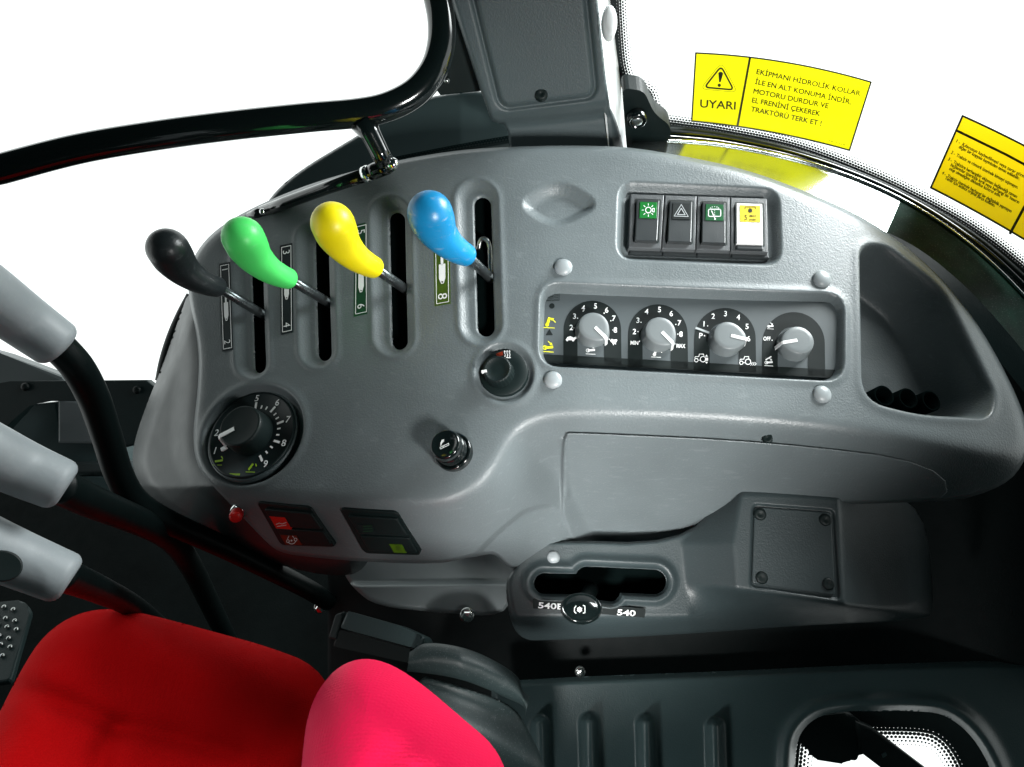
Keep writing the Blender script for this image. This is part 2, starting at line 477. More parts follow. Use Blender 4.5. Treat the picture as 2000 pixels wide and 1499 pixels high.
def slab(name, pxpoly, pl, top, thick, mat, parent=None, bevel=0.0, taper=0.0, seg=2):
    """A plate whose top face covers a pixel polygon at height top above plane pl."""
    pp = np.asarray(pxpoly, float)
    A = pl.at(pp[:, 0], pp[:, 1], top)
    area = 0.5 * np.sum(pp[:, 0] * np.roll(pp[:, 1], -1) - np.roll(pp[:, 0], -1) * pp[:, 1])
    if area > 0: A = A[::-1]
    c = A.mean(0); n = len(A)
    B = c + (A - c) * (1 + taper) - pl.n * thick
    bm = bmesh.new()
    va = [bm.verts.new(Vector(q)) for q in A]; vb = [bm.verts.new(Vector(q)) for q in B]
    f = bm.faces.new(va)
    bm.faces.new(vb[::-1])
    for i in range(n): bm.faces.new((va[i], vb[i], vb[(i + 1) % n], va[(i + 1) % n]))
    if bevel > 0:
        bmesh.ops.bevel(bm, geom=list(f.edges), offset=bevel, segments=seg, profile=0.5, affect='EDGES')
    bm.verts.index_update()
    V = [tuple(v.co) for v in bm.verts]; F = [tuple(v.index for v in q.verts) for q in bm.faces]
    bm.free()
    ob = make(name, V, F, mat, parent, smooth=False)
    return ob

_txt = {}
def text_mesh(s, bold=0.0):
    key = (s, bold)
    if key in _txt: return _txt[key]
    cu = bpy.data.curves.new('t', 'FONT'); cu.body = s; cu.size = 1.0; cu.offset = bold; cu.resolution_u = 3
    ob = bpy.data.objects.new('t', cu); col.objects.link(ob)
    dg = bpy.context.evaluated_depsgraph_get(); dg.update()
    ev = ob.evaluated_get(dg); me = ev.to_mesh()
    V = np.array([v.co[:2] for v in me.vertices], float).reshape(-1, 2); F = [tuple(p.vertices) for p in me.polygons]
    ev.to_mesh_clear(); bpy.data.objects.remove(ob); bpy.data.curves.remove(cu)
    _txt[key] = (V, F); return V, F
CAPH = None

class Print:
    """Flat print: polygons in photograph pixels laid on a surface."""
    def __init__(s): s.V = []; s.F = []
    def poly(s, pts):
        k = len(s.V); pts = [tuple(q) for q in pts]; s.V += pts; s.F.append(tuple(range(k, k + len(pts)))); return s
    def line(s, pts, w, closed=False):
        p = np.asarray(pts, float)
        if closed: p = np.vstack([p, p[0]])
        for a, b in zip(p[:-1], p[1:]):
            d = b - a; l = np.linalg.norm(d)
            if l < 1e-6: continue
            d = d / l; q = np.array([-d[1], d[0]]) * w / 2; e = d * w * 0.35
            s.poly([a - e - q, b + e - q, b + e + q, a - e + q])
        return s
    def ring(s, c, r, w, n=20, ry=None, a0=0, a1=360):
        ry = ry or r
        ang = np.radians(np.linspace(a0, a1, n + 1))
        o = np.stack([c[0] + r * np.cos(ang), c[1] - ry * np.sin(ang)], 1)
        i = np.stack([c[0] + (r - w) * np.cos(ang), c[1] - (ry - w) * np.sin(ang)], 1)
        for k in range(n): s.poly([o[k], o[k + 1], i[k + 1], i[k]])
        return s
    def disc(s, c, r, n=16, ry=None):
        ry = ry or r; ang = np.linspace(0, 2 * math.pi, n, endpoint=False)
        return s.poly(np.stack([c[0] + r * np.cos(ang), c[1] - ry * np.sin(ang)], 1))
    def text(s, t, a, b=None, cap=9.0, ang=0.0, bold=0.0, center=False, width=None, up=None):
        """Baseline from pixel a (to b when given); cap height in pixels."""
        V, F = text_mesh(t, bold)
        Hm, _ = text_mesh('H'); ch = Hm[:, 1].max() - Hm[:, 1].min()
        v = V.copy(); x0 = v[:, 0].min(); v[:, 0] -= x0; wd = v[:, 0].max()
        a = np.asarray(a, float)
        if b is not None:
            d = np.asarray(b, float) - a; L = np.linalg.norm(d); d /= L; sx = L / wd
        else:
            d = np.array([math.cos(math.radians(ang)), -math.sin(math.radians(ang))]); sx = cap / ch
            if width: sx = width / wd
        u = np.array([d[1], -d[0]]) if up is None else np.asarray(up, float) / np.linalg.norm(up)
        sy = cap / ch
        if center: a = a - d * sx * wd / 2 - u * cap / 2
        q = a + v[:, :1] * sx * d + v[:, 1:] * sy * u
        k = len(s.V); s.V += [tuple(r) for r in q]; s.F += [tuple(i + k for i in f) for f in F]
        return s
    def build(s, name, surf, off, mat, parent=None):
        p = np.array(s.V, float)
        o = make(name, surf.at(p[:, 0], p[:, 1], off), s.F, mat, parent, smooth=False)
        return o

def bilerp_quad(q, nx, ny):
    q = np.asarray(q, float); u, v = np.meshgrid(np.linspace(0, 1, nx), np.linspace(0, 1, ny))
    u = u[..., None]; v = v[..., None]
    return (1 - u) * (1 - v) * q[0] + u * (1 - v) * q[1] + u * v * q[2] + (1 - u) * v * q[3]

# ================================================================== SETTING
# daylight outside the cab: a white dome section behind and below the windows
az = np.radians(np.linspace(-105, 105, 43)); el = np.radians(np.linspace(16, -88, 27))
A, E = np.meshgrid(az, el); R = 4.0
P = np.stack([R * np.cos(E) * np.sin(A), R * np.cos(E) * np.cos(A), 1.25 + R * np.sin(E)], -1)
props(grid_mesh('sky', P, 'sky'), kind='structure')

# cab floor
def box_pts(x0, x1, y0, y1, z0, z1):
    V = [(x, y, z) for z in (z0, z1) for y in (y0, y1) for x in (x0, x1)]
    F = [(0, 2, 3, 1), (4, 5, 7, 6), (0, 1, 5, 4), (2, 6, 7, 3), (0, 4, 6, 2), (1, 3, 7, 5)]
    return V, F
V, F = box_pts(-1.4, 0.20, -0.8, 0.98, 0.02, 0.05)
props(make('cab_floor', V, F, 'floor', smooth=False), kind='structure')

# dark inner wall of the cab behind and below the console
WALLP = [(640, 1120), (1000, 1000), (1700, 700), (1760, 500), (1790, 440), (1850, 480), (1920, 560), (2120, 790), (2300, 990), (3300, 1250), (3300, 1700), (2560, 1700), (2555, 1360), (640, 1360)]
PX, PY, KEEP = snapped(*pxgrid(520, 3400, 400, 1800, 8), lambda x, y: sd_poly(x, y, WALLP))
dw = 0.86 + 0.0 * PX - 0.06 * sstep(1700, 2050, PX) - 0.00032 * np.maximum(PX - 2070, 0)
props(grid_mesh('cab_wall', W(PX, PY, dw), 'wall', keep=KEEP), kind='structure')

# ================================================================== CONSOLE
T_TOP = [(383, 590), (378, 555), (385, 515), (410, 478), (450, 445), (520, 408), (610, 372), (700, 345), (800, 322), (900, 306),
         (1000, 300), (1110, 297), (1225, 300), (1320, 316), (1440, 340), (1560, 382), (1690, 440), (1800, 525), (1890, 630),
         (1950, 735), (1985, 815), (1992, 850), (1978, 872)]
T_BOT = [(1940, 872), (1850, 856), (1700, 832), (1500, 810), (1300, 798), (1120, 795), (1050, 803), (1005, 825), (978, 860),
         (955, 905), (920, 945), (870, 968), (800, 972), (700, 968), (600, 960), (510, 950), (450, 940), (410, 918), (390, 885),
         (388, 840), (396, 760), (398, 680)]
T = np.array(T_TOP + T_BOT, float)
O_POLY = [(370, 590), (366, 555), (373, 510), (400, 468), (445, 432), (515, 396), (605, 360), (700, 332), (800, 309), (900, 293),
          (1000, 287), (1110, 284), (1228, 287), (1325, 303), (1445, 327), (1568, 370), (1698, 428), (1812, 515), (1903, 622),
          (1965, 730), (2002, 812), (2010, 860), (2005, 900), (1965, 950), (1850, 985), (1440, 990), (1345, 1090), (1075, 1090),
          (1050, 1104), (1005, 1112), (985, 1104), (965, 1080), (940, 1082), (905, 1092), (850, 1103), (700, 1097), (600, 1088), (545, 1080),
          (515, 1055), (450, 985), (396, 930), (380, 890), (376, 840), (386, 760), (388, 680)]

SLOTS = [((496, 505), (502, 714), 11.5, (488, 505), (494, 706), 29),
         ((624, 472), (629, 688), 13, (616, 472), (622, 683), 32),
         ((772, 425), (777, 664), 15, (764, 425), (770, 657), 35),
         ((941, 396), (948, 636), 16.5, (932, 394), (940, 632), 37)]
DIAMOND = round_poly([(1006, 398), (1092, 350), (1178, 400), (1084, 448)], 42, 6)
SWREC = round_poly([(1214, 360), (1517, 374), (1522, 512), (1210, 500)], 28, 5)
PANREC = round_poly([(1062, 559), (1643, 580), (1642, 740), (1058, 710)], 34, 5)
POCKET = round_poly([(1686, 484), (1728, 486), (1838, 572), (1935, 772), (1928, 812), (1800, 806), (1690, 778)], 44, 6)
HEAT = (985, 730)
PLATE_IN = [(1096, 850), (1125, 848), (1500, 866), (1830, 906), (1848, 1000), (1430, 1010), (1400, 1100), (1100, 1100)]

PX, PY = pxgrid(340, 2020, 276, 1140, 2.0)
OSM = smooth_poly(O_POLY, 2)
def con_cut(x, y):
    v = sd_poly(x, y, OSM)
    for a, b, r, ta, tb, tr in SLOTS: v = np.maximum(v, -sd_cap(x, y, a, b, r))
    return v
PX, PY, KEEP = snapped(PX, PY, con_cut)
sdT = sd_poly(PX, PY, smooth_poly(T, 2))
sdO = sd_poly(PX, PY, OSM)
gy, gx = np.gradient(blur(sdT, 3))
down = sstep(-0.05, 0.45, gy)
R0 = 26.0
out = np.maximum(sdT, 0)
soft = np.sqrt(out ** 2 + R0 ** 2) - R0
drop = soft * (1.40 * down + 3.0 * (1 - down)) * 0.00045
drop = blur(drop, 4)
drop += np.maximum(sdO + 6, 0) ** 1.5 * 0.0011
dbase = console_depth(PX, PY) + drop
NB = SN(PX, PY)
disp = np.zeros_like(PX)
topw = sstep(30, 0, sdT)
for a, b, r, ta, tb, tr in SLOTS:
    sdt = sd_cap(PX, PY, ta, tb, tr)
    disp -= 0.0046 * sstep(8, -15, sdt)
    disp += 0.0010 * np.exp(-((sdt - 6) / 7) ** 2)
    sds = sd_cap(PX, PY, a, b, r)
    disp -= 0.0025 * sstep(4.0, -0.5, sds) ** 2
sd = sd_poly(PX, PY, DIAMOND); disp -= 0.0080 * sstep(7, -20, sd)
sd = sd_poly(PX, PY, SWREC); disp -= 0.0105 * sstep(9, -10, sd)
sdp = sd_poly(PX, PY, PANREC); disp -= 0.0130 * sstep(8, -6, sdp); disp += 0.0012 * np.exp(-((sdp - 9) / 8) ** 2)
sd = sd_poly(PX, PY, POCKET); disp -= 0.050 * sstep(10, -30, sd); disp += 0.0010 * np.exp(-((sd - 12) / 9) ** 2)
sd = np.hypot(PX - HEAT[0], (PY - HEAT[1])) - 53; disp -= 0.0045 * sstep(7, -6, sd); disp += 0.0010 * np.exp(-((sd - 8) / 8) ** 2)
_u = (PX - 494) * .707 - (PY - 850) * .707; _v = (PX - 494) * .707 + (PY - 850) * .707
sd = (np.hypot(_u / 104, _v / 84) - 1) * 92; disp -= 0.011 * sstep(6, -7, sd); disp += 0.0010 * np.exp(-((sd - 9) / 8) ** 2)
sd = sd_poly(PX, PY, smooth_poly(PLATE_IN, 2)); disp += 0.0075 * sstep(4.0, -3.0, sd) * sstep(1110, 980, PY)
sd = sd_cap(PX, PY, (1100, 862), (1106, 972), 0); disp += 0.003 * np.exp(-((sd) / 6) ** 2)
_r = sd_poly(PX, PY, smooth_poly([(880, 1112), (925, 1084), (962, 1046), (992, 1020), (1030, 990), (1100, 984), (1130, 1130), (900, 1140)], 2))
disp -= 0.009 * sstep(2.5, -5, _r) * sstep(1115, 1030, PX)
# broad, soft unevenness of the moulding
disp += 0.0012 * np.sin(PX / 210.0 + 1) * np.cos(PY / 170.0)
P = W(PX, PY, dbase) + NB * disp[..., None]
console = thing('control_console', S(np.array(1100.), np.array(1000.)), 'large light grey moulded control console with lever slots and switch recesses', 'console')
body = grid_mesh('body', P, 'grey', console, keep=KEEP)
# black sheets painting in the dark of the slot cavities
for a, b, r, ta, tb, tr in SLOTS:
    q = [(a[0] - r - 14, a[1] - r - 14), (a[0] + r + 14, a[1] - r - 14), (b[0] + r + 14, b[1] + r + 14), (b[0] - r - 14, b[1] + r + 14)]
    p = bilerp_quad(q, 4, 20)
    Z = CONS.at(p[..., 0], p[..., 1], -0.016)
    grid_mesh('slot_dark', Z, 'void', console)

# smooth rounded side of the console, below the lever panel on the left
SIDE = [(372, 560), (350, 620), (318, 715), (290, 780), (264, 855), (257, 900), (268, 945), (308, 1000), (400, 1055), (500, 1092),
        (640, 1128), (720, 1118), (740, 1000), (480, 900), (430, 600)]
PX, PY = pxgrid(236, 760, 540, 1150, 4.0)
PX, PY, KEEP = snapped(PX, PY, lambda x, y: sd_poly(x, y, smooth_poly(SIDE, 2)))
sT = np.maximum(sd_poly(PX, PY, smooth_poly(T, 2)), -60)
sS = sd_poly(PX, PY, smooth_poly(SIDE, 2))
ds = console_depth(PX, PY) + 0.016 + 0.00042 * (np.sqrt(np.maximum(sT, 0) ** 2 + 40 ** 2) - 40)
ds += 0.010 * sstep(20, 60, sT) * sstep(1100, 850, PY)
ds += 0.00055 * np.maximum(PY - 950, 0) * 0.9
ds += np.maximum(sS + 30, 0) ** 2 * 0.00004
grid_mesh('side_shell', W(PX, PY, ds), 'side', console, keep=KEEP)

# screw caps
def dome(name, fr, r, h, mat, parent, seg=28):
    prof = [(r, -0.002), (r, h * 0.15)] + [(r * math.cos(t), h * (0.15 + 0.85 * math.sin(t))) for t in np.linspace(0.15, 1.5, 8)]
    return lathe(name, prof, fr, mat, parent, seg)
for (cx, cy) in ((1100, 523), (1605, 546), (1080, 743), (1605, 771)):
    pl = plane_on(S, cx, cy); mp = pl.mpp(cx, cy)
    dome('screw_cap', pl.frame(cx, cy), 18 * mp, 11 * mp, 'cap', console)
# small hole screws
for (cx, cy, r) in ((1500, 857, 9), (1025, 998, 6)):
    pl = plane3((cx, cy, 0.59), (cx + 40, cy, 0.59), (cx, cy + 40, 0.60))
    p0 = S(np.array(float(cx)), np.array(float(cy)))
dk = W(np.array(1500.), np.array(857.), np.array(float(console_depth(1500., 857.)) + 1.40 * (math.sqrt(47 ** 2 + 26 ** 2) - 26) * .00045 - .002))
pl = Plane(dk, CAM - dk + AY * 0.15)
lathe('panel_screw', [(10 * .00043, -0.004), (10 * .00043, 0.002), (7 * .00043, 0.0028), (3 * .00043, 0.0018)], pl.frame(1499, 857, 0), 'black', console, 20)

# vent holes at the bottom of the storage pocket
for (cx, cy) in ((1725, 774), (1772, 779), (1817, 784)):
    pl = plane_on(S, cx, cy, -0.022); mp = pl.mpp(cx, cy)
    fr = pl.frame(cx, cy)
    ob = lathe('vent_tube', [(21 * mp, -0.030), (21 * mp, 0.001), (17 * mp, 0.001), (16 * mp, -0.020)], fr, 'void', console, 24)

# ---- lever position labels
def lever_label(quad, mat, top_txt, bot_txt, sym):
    pr = Print(); pr.poly(quad)
    pl = plane_on(S, np.mean([q[0] for q in quad]), np.mean([q[1] for q in quad]), 0.0, 20)
    o = slab('position_label', quad, CONS_PL(quad), 0.0012, 0.0006, mat, console)
    q = np.array(quad, float)
    def m_(u, v): return (1 - u) * (1 - v) * q[0] + u * (1 - v) * q[1] + u * v * q[2] + (1 - u) * v * q[3]
    w = Print()
    b = [m_(.12, .025), m_(.88, .025), m_(.88, .975), m_(.12, .975)]
    w.line(b, 1.3, closed=True)
    dn = m_(.5, 1) - m_(.5, 0); L = np.linalg.norm(dn); dn /= L
    rt = q[1] - q[0]; wd = np.linalg.norm(rt); rt /= wd
    # characters are printed turned a quarter clockwise
    for s, v in ((top_txt, .09), (bot_txt, .90)):
        if not s: continue
        c = m_(.5, v); cap = wd * 0.55
        w.text(s, c - dn * cap * 0.30 - rt * cap / 2, None, cap=cap, ang=-math.degrees(math.atan2(dn[1], dn[0])), up=rt)
    u0, v0, v1 = sym
    hw = .20
    w.poly([m_(.5 - hw, v0), m_(.5 + hw, v0), m_(.5 + hw, v1 - .06), m_(.5 + .08, v1), m_(.5 - .08, v1), m_(.5 - hw, v1 - .06)])
    w.line([m_(.5, u0), m_(.5, v0)], wd * .16)
    w.build('label_print', CONS_PL(quad), 0.0016, 'print_white', o)
    k = Print(); k.disc(m_(.5, v1 - .018), wd * .055, 8); k.build('label_dot', CONS_PL(quad), 0.0020, 'print_black', o)
def CONS_PL(quad):
    q = np.array(quad, float); c = q.mean(0)
    A = S(q[:, 0], q[:, 1]); n = np.cross(A[2] - A[0], A[1] - A[3])
    if n @ (CAM - A[0]) < 0: n = -n
    return Plane(A.mean(0), n)
lever_label([(428, 516), (449, 512), (455, 683), (434, 687)], 'print_navy', '1', '2', (.30, .45, .66))
lever_label([(547, 480), (571, 475), (572, 649), (549, 654)], 'print_navy', '3', '4', (.30, .42, .62))
lever_label([(693, 440), (718, 434), (719, 613), (691, 619)], 'label_green', '5', '6', (.40, .52, .75))
lever_label([(846, 425), (878, 420), (880, 593), (849, 599)], 'label_olive', '7', '8', (.45, .54, .76))

# ================================================================== LEVERS
BC = [(326, 487, 40), (338, 506, 38.5), (356, 527, 32.5), (382, 546, 26.5), (407, 557, 22.5), (424, 562, 20)]
def control_lever(mat, head, end, rk, slot_px, d_head, d_end, label):
    b0 = np.array(BC[0][:2], float); b1 = np.array(BC[-1][:2], float)
    zb = complex(*(b1 - b0)); zn = complex(*(np.array(end, float) - np.array(head, float))); k = zn / zb
    pts = []; rad = []
    for i, (x, y, r) in enumerate(BC):
        z = complex(x - b0[0], y - b0[1]) * k
        t = i / (len(BC) - 1)
        d = d_head + (d_end - d_head) * t
        pts.append(W(np.array(head[0] + z.real), np.array(head[1] + z.imag), np.array(d)))
        rad.append(r * rk * d / FPX)
    P3 = catmull(np.column_stack([np.array(pts), rad]), 6)
    pp, rr = P3[:, :3], P3[:, 3]
    pp, rr = round_ended(pp, rr, True, False, 8)
    # slightly rounded small end
    t = pp[-1] - pp[-2]; t /= np.linalg.norm(t); r = rr[-1]
    pp = np.vstack([pp, pp[-1] + t * r * .16, pp[-1] + t * r * .24, pp[-1] + t * r * .25]); rr = np.append(rr, [r * .93, r * .78, r * .40])
    sx, sy = slot_px
    base = CONS.at(np.array(float(sx)), np.array(float(sy)), -0.012)
    root = thing('control_lever', base, label, 'lever', 'hydraulic levers on the console')
    tube('knob', pp, rr, mat, root, 32)
    e0 = pp[-4]; dirv = base - e0; L = np.linalg.norm(dirv); dirv /= L
    q = [e0 - dirv * 0.004, e0 + dirv * L * .55, base, base + dirv * 0.025]
    o = tube('shaft', q, [0.0047, 0.0047, 0.0049, 0.0049], 'shaft', root, 18)
    return root
control_lever('k_black', (328, 487), (425, 561), 1.0, (501, 606), 0.600, 0.655, 'hydraulic lever with black bulb knob at the outer end of the console')
control_lever('k_green', (475, 465), (564, 545), 1.02, (629, 581), 0.585, 0.635, 'hydraulic lever with bright green bulb knob beside the yellow one')
control_lever('k_yellow', (650, 438), (731, 523), 1.07, (785, 556), 0.570, 0.620, 'hydraulic lever with yellow bulb knob between green and blue ones')
control_lever('k_blue', (840, 418), (911, 499), 1.12, (953, 530), 0.560, 0.605, 'hydraulic lever with blue bulb knob in the longest slot')
# hook of the linkage seen in the fourth slot
hp = [CONS.at(np.array(x), np.array(y), z) for x, y, z in ((930., 475., -.012), (938., 462., -.006), (950., 464., -.006), (954., 480., -.010), (954., 520., -.014))]
tube('linkage_hook', catmull(hp, 5), 0.0022, 'steel', console, 10)

# ================================================================== ROCKER SWITCHES (bank of four)
SWP = plane_on(S, 1365, 437, -0.0105, 60)
MP = SWP.mpp(1365, 440)
def lerp(a, b, t): return (np.asarray(a, float) * (1 - t) + np.asarray(b, float) * t)
xt = [1231, 1298, 1361.5, 1426, 1499]; xb = [1227, 1292, 1359, 1426.5, 1501]
def bank_px(x_top, x_bot, v):   # v=0 top edge of the modules, 1 bottom edge of the face
    t0 = (x_top, 379 + (x_top - 1231) * .034); b0 = (x_bot, 484 + (x_bot - 1227) * .034)
    return lerp(t0, b0, v)
icons = []
def sw_light(c):
    p = Print(); p.ring(c, 6.3, 1.5, 16); p.line([(c[0] + 8, c[1] - 3), (c[0] + 11.5, c[1] - 3), (c[0] + 11.5, c[1] + 3.5), (c[0] + 8, c[1] + 3.5)], 1.3, True)
    for k in range(8):
        a = k * math.pi / 4
        if k == 0: continue
        p.line([(c[0] + 9 * math.cos(a), c[1] - 9 * math.sin(a)), (c[0] + 12.5 * math.cos(a), c[1] - 12.5 * math.sin(a))], 1.2)
    return p
def sw_hazard(c):
    p = Print(); p.line([(c[0], c[1] - 13), (c[0] + 13.5, c[1] + 10.5), (c[0] - 14, c[1] + 9.5)], 1.3, True)
    p.line([(c[0], c[1] - 5.5), (c[0] + 7.5, c[1] + 7), (c[0] - 7.5, c[1] + 6.4)], 1.5, True); return p
def sw_wiper(c):
    p = Print(); p.line(round_poly([(c[0] - 12, c[1] - 6), (c[0] + 12, c[1] - 6), (c[0] + 12, c[1] + 8), (c[0] - 12, c[1] + 8)], 3, 3), 1.7, True)
    p.line([(c[0] - 6, c[1] - 3), (c[0] + 1, c[1] + 13)], 1.6); p.disc((c[0] + 1, c[1] + 13), 1.8, 8)
    for k in range(5):
        a = math.radians(30 + 30 * k); p.disc((c[0] + 9 * math.cos(a), c[1] - 6 - 5 * math.sin(a)), 0.9, 6)
    for k in range(3): p.disc((c[0], c[1] - 3 + 4 * k), 0.8, 6)
    return p
def sw_pto(c):
    p = Print(); p.line([(c[0] - 10, c[1] - 9), (c[0] - 10, c[1] - 13), (c[0] + 10, c[1] - 13), (c[0] + 10, c[1] - 9)], 1.6)
    st = [(c[0] + (5.5 if k % 2 else 3.4) * math.cos(k * math.pi / 8), c[1] - 6 + (5.5 if k % 2 else 3.4) * math.sin(k * math.pi / 8)) for k in range(16)]
    p.poly(st); p.text('MAX', (c[0] + 5.5, c[1] + 4.5), cap=5, center=True, width=13, bold=.01); p.text('min', (c[0] + 5, c[1] + 11.5), cap=5.5, center=True, width=13, bold=.01)
    p.text('5', (c[0] - 8.5, c[1] + 7.5), cap=10, center=True, width=6); return p
SWDEF = [('sw_green', sw_light, 'print_white', 'rocker', 'grey rocker switch with green lamp symbol window'),
         ('print_black', sw_hazard, 'print_grey', 'rocker', 'grey rocker switch with black window showing a hazard triangle'),
         ('sw_dgreen', sw_wiper, 'print_white', 'rocker', 'grey rocker switch with green wiper symbol window'),
         ('sw_yellow', sw_pto, 'print_black', 'rocker_white', 'white rocker switch with yellow window reading MAX 5 min')]
for k in range(4):
    wmat, icon, imat, rmat, lab = SWDEF[k]
    g = 0.8
    tl = bank_px(xt[k] + g, xb[k] + g, 0); tr = bank_px(xt[k + 1] - g, xb[k + 1] - g, 0)
    br = bank_px(xt[k + 1] - g, xb[k + 1] - g, 1); bl = bank_px(xt[k] + g, xb[k] + g, 1)
    sw = thing('rocker_switch', SWP.at(np.array((tl[0] + br[0]) / 2), np.array((tl[1] + br[1]) / 2), -0.004), lab, 'switch', 'rocker switches in the console bank')
    Hh = 0.0075
    slab('bezel', [tl, tr, br, bl], SWP, Hh, 0.014, 'bezel', sw, 0.0009, 0.02)
    # front ledge below the bezel face
    lb = [bl + (0, 1), br + (0, 1), br + (2.5, 11.5), bl + (2, 11.5)]
    slab('ledge', lb, SWP, Hh - 0.0045, 0.009, 'rocker', sw, 0.001)
    def m_(u, v): return lerp(lerp(tl, tr, u), lerp(bl, br, u), v)
    u0, u1 = (.16, .87) if k else (.19, .87)
    well = [m_(u0 - .05, .085), m_(u1 + .05, .085), m_(u1 + .05, .90), m_(u0 - .05, .90)]
    slab('well', round_poly(well, 3, 2), SWP, Hh + 0.0003, 0.0012, 'black', sw)
    # the rocker: two tilted faces meeting in the middle
    c = [m_(u0, .10), m_(u1, .10), m_(u1, .46), m_(u0, .46), m_(u0, .86), m_(u1, .86)]
    hz = [0.0040, 0.0040, 0.0030, 0.0030, 0.0046, 0.0046]
    top = [SWP.at(np.array(q[0]), np.array(q[1]), Hh + h) for q, h in zip(c, hz)]
    bot = [t - SWP.n * (h + 0.002) for t, h in zip(top, hz)]
    if k == 3: pass
    bm = bmesh.new(); tv = [bm.verts.new(Vector(q)) for q in top]; bv = [bm.verts.new(Vector(q)) for q in bot]
    bm.faces.new((tv[3], tv[2], tv[1], tv[0])); bm.faces.new((tv[4], tv[5], tv[2], tv[3]))
    ring = [0, 1, 2, 5, 4, 3]
    for a_, b_ in zip(ring, ring[1:] + ring[:1]): bm.faces.new((tv[a_], tv[b_], bv[b_], bv[a_]))
    eds = [e for e in bm.edges if all(v in tv for v in e.verts) and set(e.verts) != {tv[2], tv[3]}]
    bmesh.ops.bevel(bm, geom=eds, offset=0.0008, segments=2, profile=0.5, affect='EDGES')
    bmesh.ops.recalc_face_normals(bm, faces=bm.faces)
    bm.verts.index_update()
    make('rocker', [tuple(v.co) for v in bm.verts], [tuple(v.index for v in f.verts) for f in bm.faces], rmat, sw, smooth=False); bm.free()
    q = [m_(u0 + .10, .14), m_(u1 - .06, .14), m_(u1 - .06, .44), m_(u0 + .10, .44)]
    pl = Plane(np.mean(top[:4], 0), np.cross(top[1] - top[0], top[0] - top[3]))
    if pl.n @ (CAM - pl.p) < 0: pl = Plane(pl.p, -pl.n)
    wdw = slab('symbol_window', q, pl, 0.0007, 0.0010, wmat, sw, 0.0002)
    cpx = np.mean(q, 0)
    icon(cpx).build('symbol', pl, 0.0010, imat, sw)
    if k == 3:
        slab('rocker_foot', [m_(u0, .87), m_(u1, .87), m_(u1, .955), m_(u0, .955)], SWP, Hh + 0.003, 0.004, 'rocker', sw, 0.0009)

# ================================================================== CONTROL PLATE WITH FOUR DIALS
PAN = plane_on(S, 1350, 652, -0.0126, 110)
plate = slab('control_plate', round_poly([(1064, 571), (1641, 593), (1637, 740), (1056, 709)], 20, 5), PAN, 0.0006, 0.0012, 'plate', console)
pr = Print()
ARCH = [((1157, 644), 56, 27, 33), ((1285, 653), 58, 28, 33), ((1416, 662), 60, 30, 33), ((1550, 671), 61, 30, 33)]
pk = Print()
for k, ((cx, cy), r, wl, wr) in enumerate(ARCH):
    n = 28
    ang = np.radians(np.linspace(180, 0, n))
    outer = [(cx + r * math.cos(a), cy - r * math.sin(a)) for a in ang]
    yb = 709 + (cx - 1056) * .053
    o_pts = [(cx - r - 1, yb - 3)] + outer + [(cx + r + 1, yb)]
    inner = [(cx + r - wr, yb - 1), (cx + r - wr, cy)] + [((cx + (r - 28) * math.cos(a)), cy - (r - 28) * math.sin(a)) for a in ang[::-1]] + [(cx - r + wl, cy), (cx - r + wl, yb - 3)]
    pk.poly(o_pts + inner)
pk.line([(1060, 700), (1636, 731)], 16)  # bottom band paints in the shade of the recess lip
pk.disc((1078, 598), 5.3, 14); pk.poly([(1073, 643), (1080, 655), (1066, 655)])
bk = lambda p, c: (p.line([(c[0], c[1] - 8), (c[0] + 12, c[1] - 10), (c[0] + 12, c[1] + 6), (c[0], c[1] + 7)], .9, True),
                   p.line([(c[0], c[1] - 2), (c[0] - 13, c[1] + 1), (c[0] - 13, c[1] + 7), (c[0], c[1] + 7)], .9),
                   [p.line([(c[0] + 2, c[1] - 5 + 3.2 * j), (c[0] + 10, c[1] - 6 + 3.2 * j)], .8) for j in range(4)],
                   [p.line([(c[0] - 11, c[1] + 1 + 2.6 * j), (c[0] - 2, c[1] - .5 + 2.6 * j)], .8) for j in range(3)])
bk(pk, (1080, 581))
pk.build('plate_print_and_shade', PAN, 0.0009, 'print_black', plate)
wt = Print()
def arm_icon(p, c, s=1.0, raised=False):
    if raised:
        p.line([(c[0] - 4 * s, c[1] + 5 * s), (c[0], c[1] - 6 * s)], 5.0 * s); p.ring((c[0] - 4 * s, c[1] + 5 * s), 3.4 * s, 1.3 * s, 10)
        p.line([(c[0] + 11 * s, c[1] + 1 * s), (c[0] + 5 * s, c[1] - 5 * s)], 1.5 * s); p.poly([(c[0] + 3 * s, c[1] - 7 * s), (c[0] + 9 * s, c[1] - 6 * s), (c[0] + 4 * s, c[1] - 1.5 * s)])
    else:
        p.line([(c[0] - 5 * s, c[1] + 3 * s), (c[0] + 7 * s, c[1] + 2 * s)], 4.2 * s); p.ring((c[0] - 6 * s, c[1] + 3 * s), 4.2 * s, 1.3 * s, 10)
        p.line([(c[0], c[1] - 8 * s), (c[0] + 5 * s, c[1] - 3 * s)], 1.5 * s); p.poly([(c[0] + 7 * s, c[1] - 1 * s), (c[0] + 6 * s, c[1] - 6 * s), (c[0] + 2 * s, c[1] - 2.2 * s)])
    p.line([(c[0] - 10 * s, c[1] + 10 * s), (c[0] + 9 * s, c[1] + 11 * s)], 1.2 * s)
